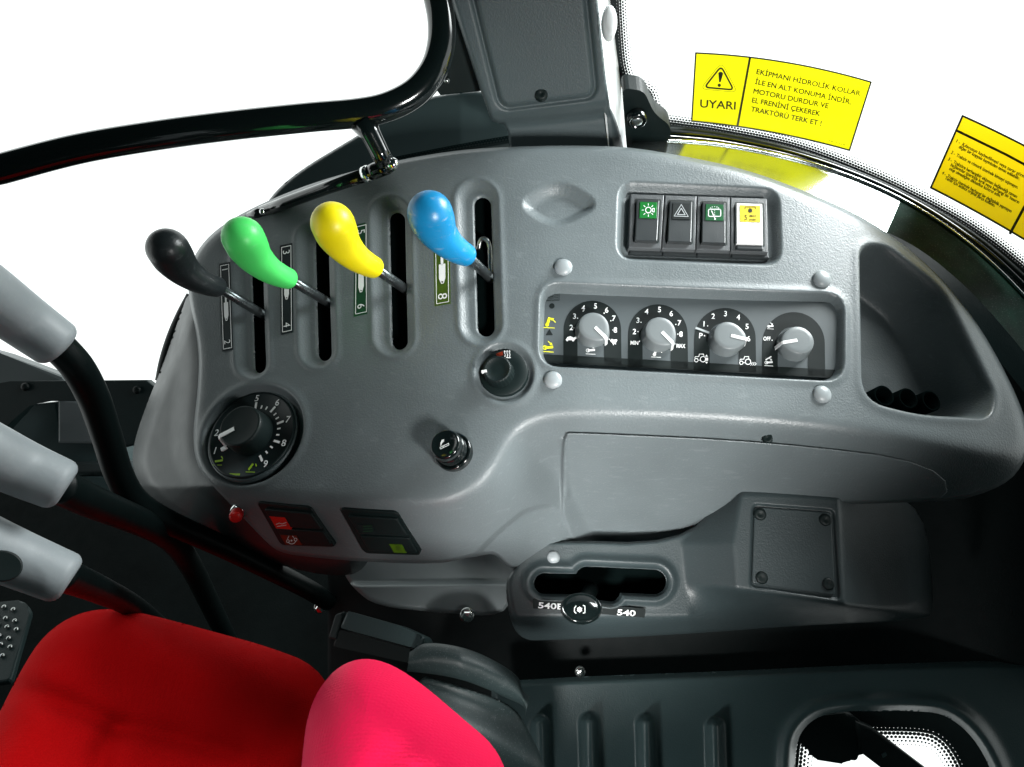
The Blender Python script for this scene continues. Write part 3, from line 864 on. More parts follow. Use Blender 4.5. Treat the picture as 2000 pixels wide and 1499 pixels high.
def tractor_icon(p, c):
    p.ring((c[0] - 9, c[1] + 3), 4, 1.2, 12); p.ring((c[0] + 4, c[1] + 1), 6, 1.4, 14)
    p.line([(c[0] - 12, c[1] - 1), (c[0] - 11, c[1] - 4), (c[0] - 4, c[1] - 4), (c[0] - 3, c[1] - 9), (c[0] + 5, c[1] - 9), (c[0] + 6, c[1] - 4)], 1.1)
    p.line([(c[0] - 5, c[1] + 3), (c[0] - 1, c[1] + 3)], 1.1)
nums = [('2', 1116, 640), ('3', 1122, 618), ('4', 1139, 602), ('5', 1163, 598), ('6', 1185, 606), ('7', 1199, 622), ('8', 1202, 645),
        ('2', 1239, 648), ('3', 1246, 626), ('4', 1263, 609), ('5', 1288, 605), ('6', 1311, 613), ('7', 1327, 631), ('8', 1330, 653),
        ('P', 1369, 656), ('1', 1375, 633), ('2', 1393, 618), ('3', 1417, 613), ('4', 1442, 620), ('5', 1459, 638), ('6', 1462, 662)]
for s, x, y in nums: wt.text(s, (x, y), cap=10, center=True, width=None, ang=-2, bold=.012)
for x, y in ((1121, 641), (1128, 622), (1139, 612 - 4), (1180, 612), (1193, 627), (1197, 645), (1246, 648), (1252, 630), (1320, 634), (1324, 653), (1376, 656), (1382, 637), (1508, 665), (1190, 663), (1318, 672), (1124, 659), (1249, 667)):
    wt.disc((x, y), 1.2, 8)
wt.text('MIN', (1239, 670), cap=7.5, center=True, width=15, ang=-2, bold=.015); wt.text('MAX', (1330, 676), cap=7.5, center=True, width=17, ang=-2, bold=.015)
wt.text('OFF', (1498, 662), cap=7.5, center=True, width=14, ang=-2, bold=.015)
# tortoise and hare
wt.poly([(1105, 664), (1108, 659), (1114, 657), (1120, 660), (1124, 658), (1126, 661), (1122, 664), (1121, 667), (1118, 667), (1117, 665), (1110, 665), (1109, 667), (1107, 667)])
wt.poly([(1192, 665), (1195, 662), (1198, 664), (1204, 663), (1206, 665), (1203, 669), (1203, 674), (1200, 671), (1198, 675), (1196, 670), (1193, 668)])
arm_icon(wt, (1154, 682), .95); arm_icon(wt, (1282, 688), .95, True)
tractor_icon(wt, (1369, 701)); tractor_icon(wt, (1457, 706))
wt.poly([(1377, 699), (1383, 699), (1383, 705), (1377, 705)]); wt.poly([(1380, 693), (1383, 697), (1377, 697)]); wt.poly([(1380, 711), (1383, 707), (1377, 707)])
for j in range(3): wt.line([(1466 + 4 * j, 708), (1469 + 4 * j, 711), (1466 + 4 * j, 714)], 1)
arm_icon(wt, (1502, 706), .85); wt.line([(1496, 703), (1506, 697)], 2.2); arm_icon(wt, (1505, 636), .65)
wt.build('plate_white_print', PAN, 0.0012, 'print_white', plate)
gr = Print(); gr.line([(1360, 641), (1384, 650)], 4); gr.build('plate_grey_print', PAN, 0.0014, 'print_grey', plate)
ye = Print(); arm_icon(ye, (1073, 629), 1.1, True); arm_icon(ye, (1071, 676), 1.1)
ye.build('plate_yellow_print', PAN, 0.0012, 'print_yellow', plate)

dial_lab = ['grey dial pointing to the hare, numbered above the tortoise and hare marks', 'grey dial turned to MAX on a MIN to MAX scale',
            'grey dial set between 5 and 6 on the scale marked P', 'grey dial pointing to OFF at the end of the plate']
for k, (((cx, cy), r, wl, wr), pa) in enumerate(zip(ARCH, (-48, -50, -14, 190))):
    fr = PAN.frame(cx - 1, cy + 5, 0.0008); mp = PAN.mpp(cx, cy)
    dl = thing('rotary_dial', fr[0], dial_lab[k], 'dial', 'dials on the control plate')
    par = math.radians(pa)
    def shp(a, z, par=par):
        dd = math.cos(a - par)
        return 1 + (0.17 * max(0, dd) ** 6 if z > 0.003 else 0.0)
    lathe('knob', [(33 * mp, -.0004), (33 * mp, .001), (31.5 * mp, .006), (29.2 * mp, .0120), (28.4 * mp, .0130), (27 * mp, .0135), (20 * mp, .0137), (5 * mp, .0138)], fr, 'knob_grey', dl, 56, shp)
    o, e1, e2, n = fr
    dv = e1 * math.cos(par) + e2 * math.sin(par); sv = np.cross(n, dv)
    rr = np.array([5 * mp, 34.5 * mp]); hw = 3.1 * mp
    Vv = []; pts = [(4 * mp, .0143), (31.8 * mp, .0143), (34.5 * mp, .0130), (39 * mp, .0022)]
    for (q, z) in pts: Vv += [o + dv * q + n * z + sv * hw, o + dv * q + n * z - sv * hw]
    Vv += [v - n * .0015 - dv * .0006 for v in Vv]
    Fv = []
    for j in range(3): Fv += [(2 * j, 2 * j + 2, 2 * j + 3, 2 * j + 1), (8 + 2 * j, 2 * j, 2 * j + 1, 8 + 2 * j + 1)[::-1] if j == 0 else (2 * j, 2 * j + 2, 8 + 2 * j + 2, 8 + 2 * j)]
    Fv += [(0, 2, 10, 8), (1, 9, 11, 3), (3, 11, 13, 5), (5, 13, 15, 7), (6, 7, 15, 14), (4, 6, 14, 12), (2, 4, 12, 10)]
    Fv = [f for f in {tuple(sorted(f)): f for f in Fv}.values()]
    make('pointer', Vv, Fv, 'print_white', dl, smooth=False)

# ================================================================== HEATER DIAL
pl = plane_on(S, 985, 730, -0.0045, 30); pl = Plane(pl.p, pl.n - AX * .10); mp = pl.mpp(985, 730)
fr = pl.frame(985, 731)
hd = thing('heater_dial', fr[0], 'black heater dial with three rising arrows in a round black disc', 'dial')
lathe('disc', [(47.5 * mp, -.002), (47.5 * mp, .0035), (46 * mp, .0042), (30 * mp, .0042), (10 * mp, .0042)], fr, 'black', hd, 56)
fr2 = pl.frame(976, 731, 0.0042)
def kn(a, z): return 1 + (0.02 * math.cos(a * 24) if z < .013 else 0)
lathe('knob', [(29 * mp, -.001), (29 * mp, .0005), (27.5 * mp, .0105), (26.5 * mp, .0125), (24.5 * mp, .0132), (23 * mp, .0132), (21.5 * mp, .0122), (8 * mp, .0122)], fr2, 'black', hd, 96, kn)
o, e1, e2, n = fr2
a = math.radians(192); dv = e1 * math.cos(a) + e2 * math.sin(a); sv = np.cross(n, dv)
Vv = [o + dv * q * mp + sv * w * mp + n * z for z in (.0110, .0138) for q, w in ((20, -2.6), (30, -2.6), (30, 2.6), (20, 2.6))]
make('pointer', Vv, [(0, 3, 2, 1), (4, 5, 6, 7), (0, 1, 5, 4), (1, 2, 6, 5), (2, 3, 7, 6), (3, 0, 4, 7)], 'print_white', hd, smooth=False)
p = Print()
for j in range(3):
    x = 986 + 4.6 * j; p.line([(x, 697), (x + 1, 693), (x - .5, 690), (x, 687)], 1.5); p.poly([(x - 2, 688), (x + 2, 688), (x, 684)])
p.line([(989, 699), (997, 699)], 1.6); p.build('symbol', pl, .0048, 'print_white', hd)
p = Print(); p.poly([(968, 692), (982, 686), (983, 694), (972, 698)]); p.build('red_mark', pl, .0048, 'sw_rust', hd)

# ================================================================== CIGARETTE LIGHTER
pl = plane_on(S, 885, 882, 0.0, 30); mp = pl.mpp(885, 882)
pl = Plane(pl.p, pl.n - AX * 0.12 + AY * 0.10)
fr = pl.frame(886, 884, 0)
lg = thing('cigarette_lighter', fr[0], 'black cigarette lighter plug with white cigarette symbol', 'lighter')
lathe('socket', [(38 * mp, -.003), (38 * mp, .003), (36.5 * mp, .0042), (33 * mp, .0042), (32 * mp, .002)], fr, 'black_gloss', lg, 48)
pf = [(31 * mp, 0.0)]
z = .003
for j in range(6): pf += [(31 * mp, z), (31.5 * mp, z + .0005), (31.5 * mp, z + .0012), (30.3 * mp, z + .0016)]; z += .0018
pf += [(30 * mp, z), (29 * mp, z + .002), (29.5 * mp, z + .004), (30 * mp, z + .0055), (28.5 * mp, z + .0080), (25.5 * mp, z + .0087), (24 * mp, z + .0081), (5 * mp, z + .0081)]
lathe('plug', pf, fr, 'black_gloss', lg, 48)
topo = fr[0] + fr[3] * (z + .0084)
plt = Plane(topo, fr[3])
cpx = None
cc = topo - CAM; dpt = -(cc @ AZ); cx = 1000 + FPX * (cc @ AX) / dpt; cy = 749.5 - FPX * (cc @ AY) / dpt
p = Print(); p.line([(cx - 9, cy + 7), (cx + 8, cy - 1), (cx + 9, cy + 2), (cx - 8, cy + 10)], 1.2, True); p.line([(cx - 3, cy + 4), (cx - 2, cy + 7)], 1.0)
p.poly([(cx - 8, cy + 4), (cx - 8, cy - 2), (cx - 5, cy - 8), (cx - 1, cy - 9), (cx - 1, cy - 5), (cx - 5, cy - 1), (cx - 6, cy + 3)])
p.build('symbol', plt, .0003, 'print_white', lg)

# ================================================================== DEPTH DIAL (left)
pl = plane_on(S, 494, 850, 0.0, 60); pl = Plane(pl.p, AZ - AX * .24 + AY * .52); mp = pl.mpp(494, 850)
fr = pl.frame(494, 850, -0.0045)
dd = thing('depth_dial', fr[0], 'large black numbered dial with white angled pointer near the console corner', 'dial')
RD = 91 * mp
lathe('disc', [(RD, -.010), (RD, .0022), (RD * .985, .0030), (RD * .95, .0030), (RD * .94, .0024), (RD * .3, .0024)], fr, 'print_navy', dd, 72)
lathe('rim', [(RD * 1.06, -.006), (RD * 1.05, .0006), (RD * 1.005, .0016), (RD * 1.0, -.004)], fr, 'trim', dd, 72)
def place_text(p, s, ang, r, cap): pass
o, e1, e2, n = fr
def dial_pt(ang, r, z=.0028): return o + (e1 * math.cos(math.radians(ang)) + e2 * math.sin(math.radians(ang))) * r * RD + n * z
V = []; F = []
def add_quad(c4): 
    k = len(V); V.extend(c4); F.append((k, k + 1, k + 2, k + 3))
def add_tick(ang, r0, r1, hw):
    t = e1 * -math.sin(math.radians(ang)) + e2 * math.cos(math.radians(ang))
    a, b = dial_pt(ang, r0), dial_pt(ang, r1); add_quad([a - t * hw, b - t * hw, b + t * hw, a + t * hw])
for ang, big in ((58, 1), (46, 0), (35, 0), (23, 1), (11, 0), (-2, 0), (-15, 1), (-28, 0), (-41, 0), (-55, 1), (72, 0), (84, 0), (97, 1), (110, 0)):
    add_tick(ang, .60, .76 if big else .68, 2.4 * mp if big else 1.7 * mp)
def dial_text(s, ang, r, cap, slant=0.0):
    vt, ft = text_mesh(s, .012); Hm, _ = text_mesh('H'); ch = Hm[:, 1].max() - Hm[:, 1].min()
    c = dial_pt(ang, r); k = len(V); sc = cap / ch
    ce = (vt.max(0) + vt.min(0)) / 2
    for q in vt: V.append(c + (e1 * (q[0] - ce[0]) + e2 * (q[1] - ce[1])) * sc)
    F.extend(tuple(i + k for i in f) for f in ft)
for s, ang in (('5', 97), ('6', 60), ('7', 23), ('8', -14), ('9', -52), ('2', 178), ('1', 207)): dial_text(s, ang, .86, 13.5 * mp)
props(make('scale_print', V, F, 'print_white', dd, smooth=False), kind='stuff')
V = []; F = []
def arm_on_dial(ang, r, rot):
    c = dial_pt(ang, r)
    t = [(-9, -2, 8, 1, 4.5), (-12, -9, 9, -9, 1.4), (2, 9, 7, 4, 2.2)] if not rot else [(-6, -5, 0, 8, 4.5), (-11, -9, 9, -9, 1.4), (6, 8, 9, 2, 2.2)]
    for x0, y0, x1, y1, w in t:
        a = np.array([x0, y0], float); b = np.array([x1, y1], float); d = (b - a) / np.linalg.norm(b - a); q = np.array([-d[1], d[0]]) * w / 2
        add_quad([c + (e1 * k_[0] + e2 * k_[1]) * mp for k_ in (a - q, b - q, b + q, a + q)])
arm_on_dial(226, .86, False); arm_on_dial(287, .80, True)
for j in range(9):
    c = dial_pt(262, .93) + e1 * (j - 4) * 2.6 * mp
    add_quad([c + (e1 * x + e2 * y) * mp for x, y in ((-.9, -2), (.9, -2), (.9, 2), (-.9, 2))])
make('lime_print', V, F, 'print_lime', dd, smooth=False)
ks = .50 * RD
fk = (o + n * .0026, e1, e2, n)
lathe('knob', [(ks, -.0006), (ks * 1.0, .002), (ks * .95, .0165), (ks * .92, .0195), (ks * .88, .0204), (ks * .82, .0200), (ks * .3, .0198)], fk, 'black', dd, 64)
an = math.radians(212); dv = e1 * math.cos(an) + e2 * math.sin(an); sv = np.cross(n, dv); hw = 3.9 * mp
pts = [(.13 * RD, .0230), (.46 * RD, .0236), (.52 * RD, .0215), (.60 * RD, .0045), (.72 * RD, .0042)]
Vv = []; Fv = []
for q, z in pts: Vv += [o + dv * q + n * z + sv * hw, o + dv * q + n * z - sv * hw]
k0 = len(Vv)
Vv += [v - n * .002 - dv * .001 for v in Vv]
for j in range(len(pts) - 1): Fv += [(2 * j, 2 * j + 2, 2 * j + 3, 2 * j + 1), (2 * j, k0 + 2 * j, k0 + 2 * j + 2, 2 * j + 2), (2 * j + 1, 2 * j + 3, k0 + 2 * j + 3, k0 + 2 * j + 1)]
make('pointer', Vv, Fv, 'print_white', dd, smooth=False)

# ================================================================== SWITCHES ON THE FRONT SKIRT
def skirt_depth(px, py):
    px = np.asarray(px, float); py = np.asarray(py, float)
    s_ = np.maximum(sd_poly(px, py, smooth_poly(T, 2)), 0)
    return console_depth(px, py) + (np.sqrt(s_ ** 2 + R0 ** 2) - R0) * 1.40 * .00045
def SK(px, py): return W(px, py, skirt_depth(px, py))
def skirt_switch(quad, name_label, parts):
    q = np.array(quad, float); A = SK(q[:, 0], q[:, 1])
    n = np.cross(A[1] - A[0], A[0] - A[3]); n = n if n @ (CAM - A[0]) > 0 else -n
    pl = Plane(A.mean(0), n)
    t = thing('rocker_switch', pl.p, name_label, 'switch', 'rocker switches on the console skirt')
    def m_(u, v): return (1 - u) * (1 - v) * q[0] + u * (1 - v) * q[1] + u * v * q[2] + (1 - u) * v * q[3]
    slab('frame', round_poly(q, 9, 3), pl, .0022, .010, 'black', t, .001)
    slab('upper_rocker', round_poly([m_(.07, .16), m_(.93, .16), m_(.95, .56), m_(.09, .56)], 4, 2), pl, .0046, .004, 'black', t, .001)
    slab('lower_rocker', round_poly([m_(.09, .60), m_(.95, .60), m_(.95, .94), m_(.10, .94)], 4, 2), pl, .0040, .004, 'black', t, .001)
    for (u0, v0, u1, v1, mt, h) in parts:
        slab('symbol_window', [m_(u0, v0), m_(u1, v0), m_(u1, v1), m_(u0, v1)], pl, h, .001, mt, t)
    return t, pl, m_
t1, pl1, m1 = skirt_switch([(500, 981), (606, 992), (656, 1070), (548, 1066)], 'black skirt switch with red and rust symbol windows', [(.10, .32, .38, .60, 'sw_red', .0050), (.10, .75, .40, .97, 'sw_rust', .0044)])
p = Print(); c = m1(.26, .86)
p.ring((c[0] - 7, c[1] + 2), 3.4, 1.1, 10); p.ring((c[0] + 8, c[1] - 1), 3.4, 1.1, 10); p.ring((c[0] + .5, c[1] + 1), 8, 1.2, 12, 7, 200, 345); p.disc((c[0], c[1] + 1), 1.8, 8)
p.line([(c[0] - 8, c[1] - 2), (c[0] - 5, c[1] - 8)], 1); p.line([(c[0] + 5, c[1] - 4), (c[0] + 2, c[1] - 8)], 1)
p.build('symbol', pl1, .0048, 'print_white', t1)
p = Print(); c = m1(.25, .47); p.line([(c[0] - 10, c[1] + 2), (c[0] - 4, c[1] - 1), (c[0] + 2, c[1] + 1), (c[0] + 10, c[1] - 2)], .9); p.line([(c[0] - 8, c[1] + 6), (c[0] + 10, c[1] + 3)], .8)
p.build('symbol', pl1, .0054, 'print_white', t1)
t2, pl2, m2 = skirt_switch([(662, 994), (775, 1001), (823, 1086), (712, 1082)], 'black skirt switch with dim olive and dark green symbol windows', [(.16, .34, .42, .54, 'print_navy', .0050), (.54, .76, .76, .95, 'sw_olive', .0044)])
p = Print(); c = m2(.31, .43)
for j in range(3): p.line([(c[0] - 9, c[1] - 5 + 5 * j), (c[0] + 9, c[1] - 6 + 5 * j)], .8)
p.build('symbol', pl2, .0054, 'sw_dgreen', t2)
p = Print(); c = m2(.66, .84); p.disc(c, 5, 10); p.line([(c[0] - 8, c[1] - 7), (c[0] + 9, c[1] + 8)], 1.4); p.build('symbol', pl2, .0048, 'label_olive', t2)

bp = SK(np.array(466.), np.array(1000.)); bn = CAM - bp; bn = bn / np.linalg.norm(bn) - AX * .25 - AY * .45
plb = Plane(bp, bn); mp = plb.mpp(464, 1002); fr = plb.frame(466, 999)
rb = thing('push_button', fr[0], 'small red push button with steel collar beside the red switch', 'button')
lathe('collar', [(15 * mp, -.004), (15 * mp, .002), (12 * mp, .003), (9 * mp, .003), (9 * mp, .006)], fr, 'chrome', rb, 24)
lathe('cap', [(11 * mp, .003), (12.5 * mp, .0045), (12.5 * mp, .0105), (11 * mp, .0125), (4 * mp, .013)], fr, 'red_button', rb, 28)

# ================================================================== LOWER CONSOLE WITH POWER TAKE-OFF GATE
LOW = [(985, 1140), (1003, 1112), (1032, 1072), (1052, 1054), (1330, 1062), (1405, 972), (1440, 950), (1700, 965), (1806, 985), (1828, 1195),
       (1800, 1212), (1560, 1222), (1330, 1240), (1060, 1252), (1022, 1250), (998, 1222)]
LTOP = [(996, 1140), (1010, 1116), (1040, 1076), (1056, 1062), (1330, 1070), (1425, 978), (1450, 968), (1690, 980), (1785, 1010), (1800, 1160),
        (1780, 1180), (1640, 1188), (1440, 1178), (1335, 1208), (1060, 1222), (1032, 1222), (1010, 1205)]
def low_depth(PX, PY):
    d = 0.654 + (1150 - PY) * 0.00012
    k = 1330 + (1075 - PY) * -0.05
    x0 = np.interp(PY, [940, 1062, 1215, 1260], [1432, 1330, 1348, 1350]); x1 = np.interp(PY, [940, 1062, 1150, 1260], [1450, 1432, 1440, 1500])
    ramp = np.clip((PX - x0) / (x1 - x0), 0, 1)
    rgt = np.maximum(PX - np.interp(PY, [960, 1180], [1638, 1650]), 0)
    d = d - 0.036 * ramp + rgt * 0.00075
    fl = 1152 + (PX - 1440) * .14
    d = d + ramp * np.maximum(PY - fl, 0) * 0.0011
    d = d + (1 - ramp) * np.maximum(PY - 1206, 0) * 0.0006
    return d
PX, PY = pxgrid(970, 1850, 936, 1266, 2.0)
def low_cut(x, y):
    g = np.minimum(np.minimum(sd_cap(x, y, (1063, 1140), (1180, 1143), 20), sd_cap(x, y, (1147, 1131), (1277, 1137), 24)), sd_cap(x, y, (1140, 1150), (1192, 1156), 19))
    return np.maximum(sd_poly(x, y, smooth_poly(LOW, 2)), -g)
PX, PY, KEEP = snapped(PX, PY, low_cut)
sL = sd_poly(PX, PY, smooth_poly(LOW, 2)); sI = sd_poly(PX, PY, smooth_poly(LTOP, 2))
d = low_depth(PX, PY); d = blur(d, 2)
o_ = np.maximum(sI, 0); d = d + (np.sqrt(o_ ** 2 + 12 ** 2) - 12) * 0.0006
gate = np.minimum(np.minimum(sd_cap(PX, PY, (1063, 1140), (1180, 1143), 20), sd_cap(PX, PY, (1147, 1131), (1277, 1137), 24)), sd_cap(PX, PY, (1140, 1150), (1192, 1156), 19))
d = d - 0.0035 * np.exp(-((gate - 13) / 8) ** 2) + 0.004 * sstep(6, 0, gate)
boxp = sd_poly(PX, PY, round_poly([(1470, 985), (1628, 997), (1640, 1172), (1465, 1146)], 10, 3))
d = d + 0.0025 * sstep(3, -3, boxp)
d = d + np.maximum(sL + 4, 0) ** 1.4 * 0.001
low = thing('lower_console', W(np.array(1200.), np.array(1240.), np.array(.70)), 'dark grey lower console with lever gate and raised square box', 'console')
grid_mesh('body', W(PX, PY, d), 'low_grey', low, keep=KEEP)
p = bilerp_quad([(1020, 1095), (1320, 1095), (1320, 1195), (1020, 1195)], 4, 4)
grid_mesh('gate_dark', W(p[..., 0], p[..., 1], np.full(p.shape[:2], .690)), 'void', low)  # black sheet standing in for the dark inside the gate
LP = lambda x, y: float(low_depth(np.array([[float(x)]]), np.array([[float(y)]]))[0, 0])
BOXP = plane3((1480, 1000, LP(1500, 1000)), (1620, 1010, LP(1600, 1010)), (1480, 1130, LP(1500, 1130)))
cover = slab('cover_plate', round_poly([(1474, 990), (1624, 1001), (1632, 1164), (1469, 1140)], 8, 3), BOXP, .0005, .004, 'low_grey', low, .0012)
for cx, cy in ((1484, 1005), (1611, 1016), (1487, 1129), (1617, 1141)):
    mp = BOXP.mpp(cx, cy); fr = BOXP.frame(cx, cy, 0)
    s_ = lathe('screw', [(12 * mp, -.002), (12 * mp, .0012), (10 * mp, .0022), (7 * mp, .0026), (3 * mp, .0016)], fr, 'black', cover, 24)
pl = plane3((1080, 1087, LP(1080, 1087)), (1180, 1087, LP(1180, 1087)), (1080, 1187, LP(1080, 1187)))
mp = pl.mpp(1080, 1087); dome('screw_cap', pl.frame(1081, 1089), 12.5 * mp, 8 * mp, 'cap', low)
for q, s, a, b in (([(1041, 1169), (1118, 1174), (1118, 1193), (1041, 1189)], '540E', (1051, 1188), (1099, 1191)), ([(1165, 1181), (1260, 1189), (1259, 1207), (1165, 1199)], '540', (1205, 1201.5), (1241, 1204))):
    lb = slab('speed_label', round_poly(q, 2, 2), pl, .0035, .003, 'print_black', low)
    Print().text(s, a, b, cap=11, bold=.02).build('label_print', pl, .0038, 'print_white', lb)
pk0 = plane3((1135, 1188, .618), (1200, 1190, .618), (1135, 1250, .600))
pk0 = Plane(pk0.p, pk0.n)
fr = pk0.frame(1135, 1189); mp = pk0.mpp(1135, 1188)
pt = thing('power_takeoff_lever', W(np.array(1130.), np.array(1150.), np.array(.70)), 'lever with glossy black oval knob between the 540E and 540 labels', 'lever')
fe = (fr[0], fr[1], fr[2] * 0.74, fr[3])
lathe('knob', [(24 * mp, -.016), (37 * mp, -.006), (40.5 * mp, -.001), (41 * mp, .001), (39 * mp, .003), (37 * mp, .0032), (36 * mp, .0026), (30 * mp, .0038), (18 * mp, .0052), (5 * mp, .0058)], fe, 'black_gloss', pt, 48)
tube('shaft', [fr[0] - fr[3] * .010, W(np.array(1150.), np.array(1160.), np.array(.665)), W(np.array(1158.), np.array(1148.), np.array(.705))], [.008, .0075, .0075], 'black', pt, 16)
p = Print(); c = (1132, 1191)
p.poly([(c[0] + (6 if k % 2 else 4.2) * math.cos(k * math.pi / 6), c[1] + (6 if k % 2 else 4.2) * math.sin(k * math.pi / 6)) for k in range(12)])
p.line([(c[0] - 7, c[1] - 7), (c[0] - 10, c[1] - 3), (c[0] - 10, c[1] + 4), (c[0] - 7, c[1] + 7)], 1.6); p.line([(c[0] + 7, c[1] - 8), (c[0] + 10.5, c[1] - 7), (c[0] + 10.5, c[1] + 6), (c[0] + 7, c[1] + 7)], 1.6)
p.build('symbol', Plane(fr[0], fr[3]), .0064, 'print_white', pt)

# ---- pale trim strip under the front skirt
STP = smooth_poly([(668, 1080), (760, 1075), (900, 1072), (960, 1040), (990, 990), (1070, 985), (1075, 1075), (1018, 1110), (1000, 1140), (990, 1206), (860, 1197), (735, 1185), (690, 1150), (668, 1115)], 2)
PX, PY, KEEP = snapped(*pxgrid(640, 1090, 970, 1220, 3.0), lambda x, y: sd_poly(x, y, STP))
st = sd_poly(PX, PY, STP)
d = .755 - (PY - 1100) * .0002 - .040 * sstep(940, 1060, PX) + (.014) * sstep(1146, 1134, PY + (PX - 800) * .01) + np.maximum(st + 6, 0) ** 1.4 * .0008
d = d + .00012 * np.maximum(780 - PX, 0)
ts = props(grid_mesh('skirt_trim', W(PX, PY, d), 'grey_smooth', keep=KEEP), 'pale grey stepped trim strip under the console skirt', 'trim strip')
def bolt(px, py, d, r, label, tgt=None):
    p = W(np.array(float(px)), np.array(float(py)), np.array(d)); n = CAM - p; n /= np.linalg.norm(n); n = n - AY * .3; n /= np.linalg.norm(n)
    pl = Plane(p, n); mp = d / FPX; fr = pl.frame(px, py)
    t = thing('bolt', p, label, 'bolt')
    lathe('washer', [(r * mp * 1.25, -.004), (r * mp * 1.25, .001), (r * mp * .9, .0014)], fr, 'steel', t, 24)
    lathe('head', [(r * mp, .001), (r * mp, .005), (r * mp * .85, .0065), (r * mp * .3, .0068)], fr, 'chrome', t, 6, smooth=False)
bolt(912, 1202, .728, 11, 'shiny steel bolt under the pale trim strip')
bolt(1133, 1313, .80, 8, 'small steel bolt on the edge of the ribbed panel')
bolt(625, 1187, .90, 9, 'steel bolt in the dark beside the lever rods')

# ================================================================== RIBBED SIDE PANEL (lower right) with opening
OPEN = smooth_poly([(1552, 1560), (1553, 1470), (1562, 1432), (1592, 1402), (1636, 1390), (1700, 1389), (1800, 1389), (1850, 1397), (1902, 1440), (1940, 1510), (1945, 1560)], 2)
EDGE = [(960, 1332), (1130, 1322), (1400, 1312), (1700, 1298), (1900, 1292), (2560, 1300), (2560, 1780), (960, 1780)]
PX, PY, KEEP = snapped(*pxgrid(950, 2540, 1276, 1740, 3.0), lambda x, y: np.maximum(sd_poly(x, y, EDGE), -sd_poly(x, y, OPEN)))
se = sd_poly(PX, PY, EDGE); so = sd_poly(PX, PY, OPEN)
d = .800 - (PY - 1300) * .00012
d += (np.sqrt(np.maximum(se + 14, 0) ** 2 + 36) - 6) * .0012
for cx, cy in ((1054, 1416), (1150, 1412), (1261, 1414), (1396, 1420)):
    d -= .020 * sstep(3, -16, sd_cap(PX, PY, (cx, cy), (cx + 8, 1700), 19))
d -= .006 * np.exp(-((so - 20) / 14) ** 2); d += .030 * sstep(14, -4, so)
rp = props(grid_mesh('ribbed_panel', W(PX, PY, d), 'dark_grey', keep=KEEP), 'dark grey side panel with upright ribs and rounded window opening', 'panel')
# window behind the opening, with printed dot border and wiper drive
lw = thing('lower_window', W(np.array(1740.), np.array(1600.), np.array(.88)), 'small window with dotted black border behind the ribbed panel opening', 'window')
DW = .875
wi = catmull([(1545, 1600), (1556, 1460), (1572, 1424), (1640, 1418), (1700, 1421), (1800, 1424), (1842, 1440), (1872, 1478), (1886, 1520), (1890, 1600)], 8)
def strip_between(name, A_, B_, dA, dB, mat, parent, nv=3, cell=7.0):
    A_ = np.asarray(A_, float); B_ = np.asarray(B_, float); n = len(A_)
    L = np.concatenate([[0], np.cumsum(np.linalg.norm(np.diff((A_ + B_) / 2, axis=0), axis=1))]) / cell
    rows = []; uvs = []
    for k in range(nv):
        t = k / (nv - 1); q = A_ * (1 - t) + B_ * t; dd_ = np.asarray(dA) * (1 - t) + np.asarray(dB) * t
        rows.append(W(q[:, 0], q[:, 1], np.broadcast_to(dd_, (n,)))); uvs.append(np.stack([L, np.full(n, t)], 1))
    return grid_mesh(name, np.array(rows), mat, parent, uv=np.array(uvs))
ctr = np.array([1715, 1640.])
def inset(c, k): return ctr + (c - ctr) * k
nrm = np.stack([-np.gradient(wi[:, 1]), np.gradient(wi[:, 0])], 1); nrm /= np.linalg.norm(nrm, axis=1, keepdims=True)
strip_between('black_border', wi - nrm * 60, wi, DW, DW, 'black', lw)
strip_between('dot_border', wi, wi + nrm * 36, DW, DW, 'frit', lw, cell=8)
g = bilerp_quad([(1520, 1380), (1960, 1380), (1960, 1620), (1520, 1620)], 3, 3); grid_mesh('pane', W(g[..., 0], g[..., 1], np.full(g.shape[:2], DW + .004)), 'glass', lw)
wd_ = thing('wiper_drive', W(np.array(1640.), np.array(1440.), np.array(.86)), 'black wiper motor and arm across the small lower window', 'wiper')
plw = plane3((1600, 1400, .86), (1800, 1400, .86), (1600, 1500, .86))
slab('motor_housing', round_poly([(1566, 1395), (1660, 1393), (1716, 1440), (1700, 1470), (1668, 1478), (1654, 1494), (1590, 1484), (1586, 1470), (1560, 1452)], 10, 3), plw, .0, .018, 'black', wd_, .004)
slab('arm', [(1672, 1410), (1706, 1424), (1830, 1518), (1900, 1580), (1850, 1600), (1760, 1530), (1680, 1470)], plw, .004, .012, 'black', wd_, .003)
slab('arm_clip', [(1722, 1474), (1730, 1470), (1733, 1476), (1725, 1481)], plw, .0055, .002, 'dark_grey', wd_)

# ================================================================== CURVED REAR WINDOW, SILL AND SEALS
SIL_LO = catmull([(1228, 300), (1300, 318), (1440, 342), (1560, 382), (1650, 420), (1780, 478), (1880, 555), (1960, 640), (2040, 740), (2180, 930)], 8)
SIL_UP = catmull([(1236, 274), (1300, 273), (1420, 283), (1560, 312), (1690, 356), (1800, 411), (1900, 482), (1985, 562), (2070, 660), (2220, 850)], 8)
GL_BS = catmull([(1228, 236), (1275, 240), (1400, 256), (1550, 288), (1690, 340), (1800, 392), (1900, 448), (1985, 512), (2070, 590), (2250, 780)], 8)
def bd(px): return .765 - .05 * sstep(1500, 2100, px)
def up_from(py, y0, d0, lean=.69):
    """Depth on a wall rising from pixel row y0 at depth d0."""
    t = (749.5 - py) / FPX; yy = (749.5 - y0) / FPX * d0
    Lh = (t * d0 - yy) / (.669 + lean * t); return d0 - lean * Lh
def base_y(px): return np.interp(px, GL_BS[:, 0], GL_BS[:, 1])
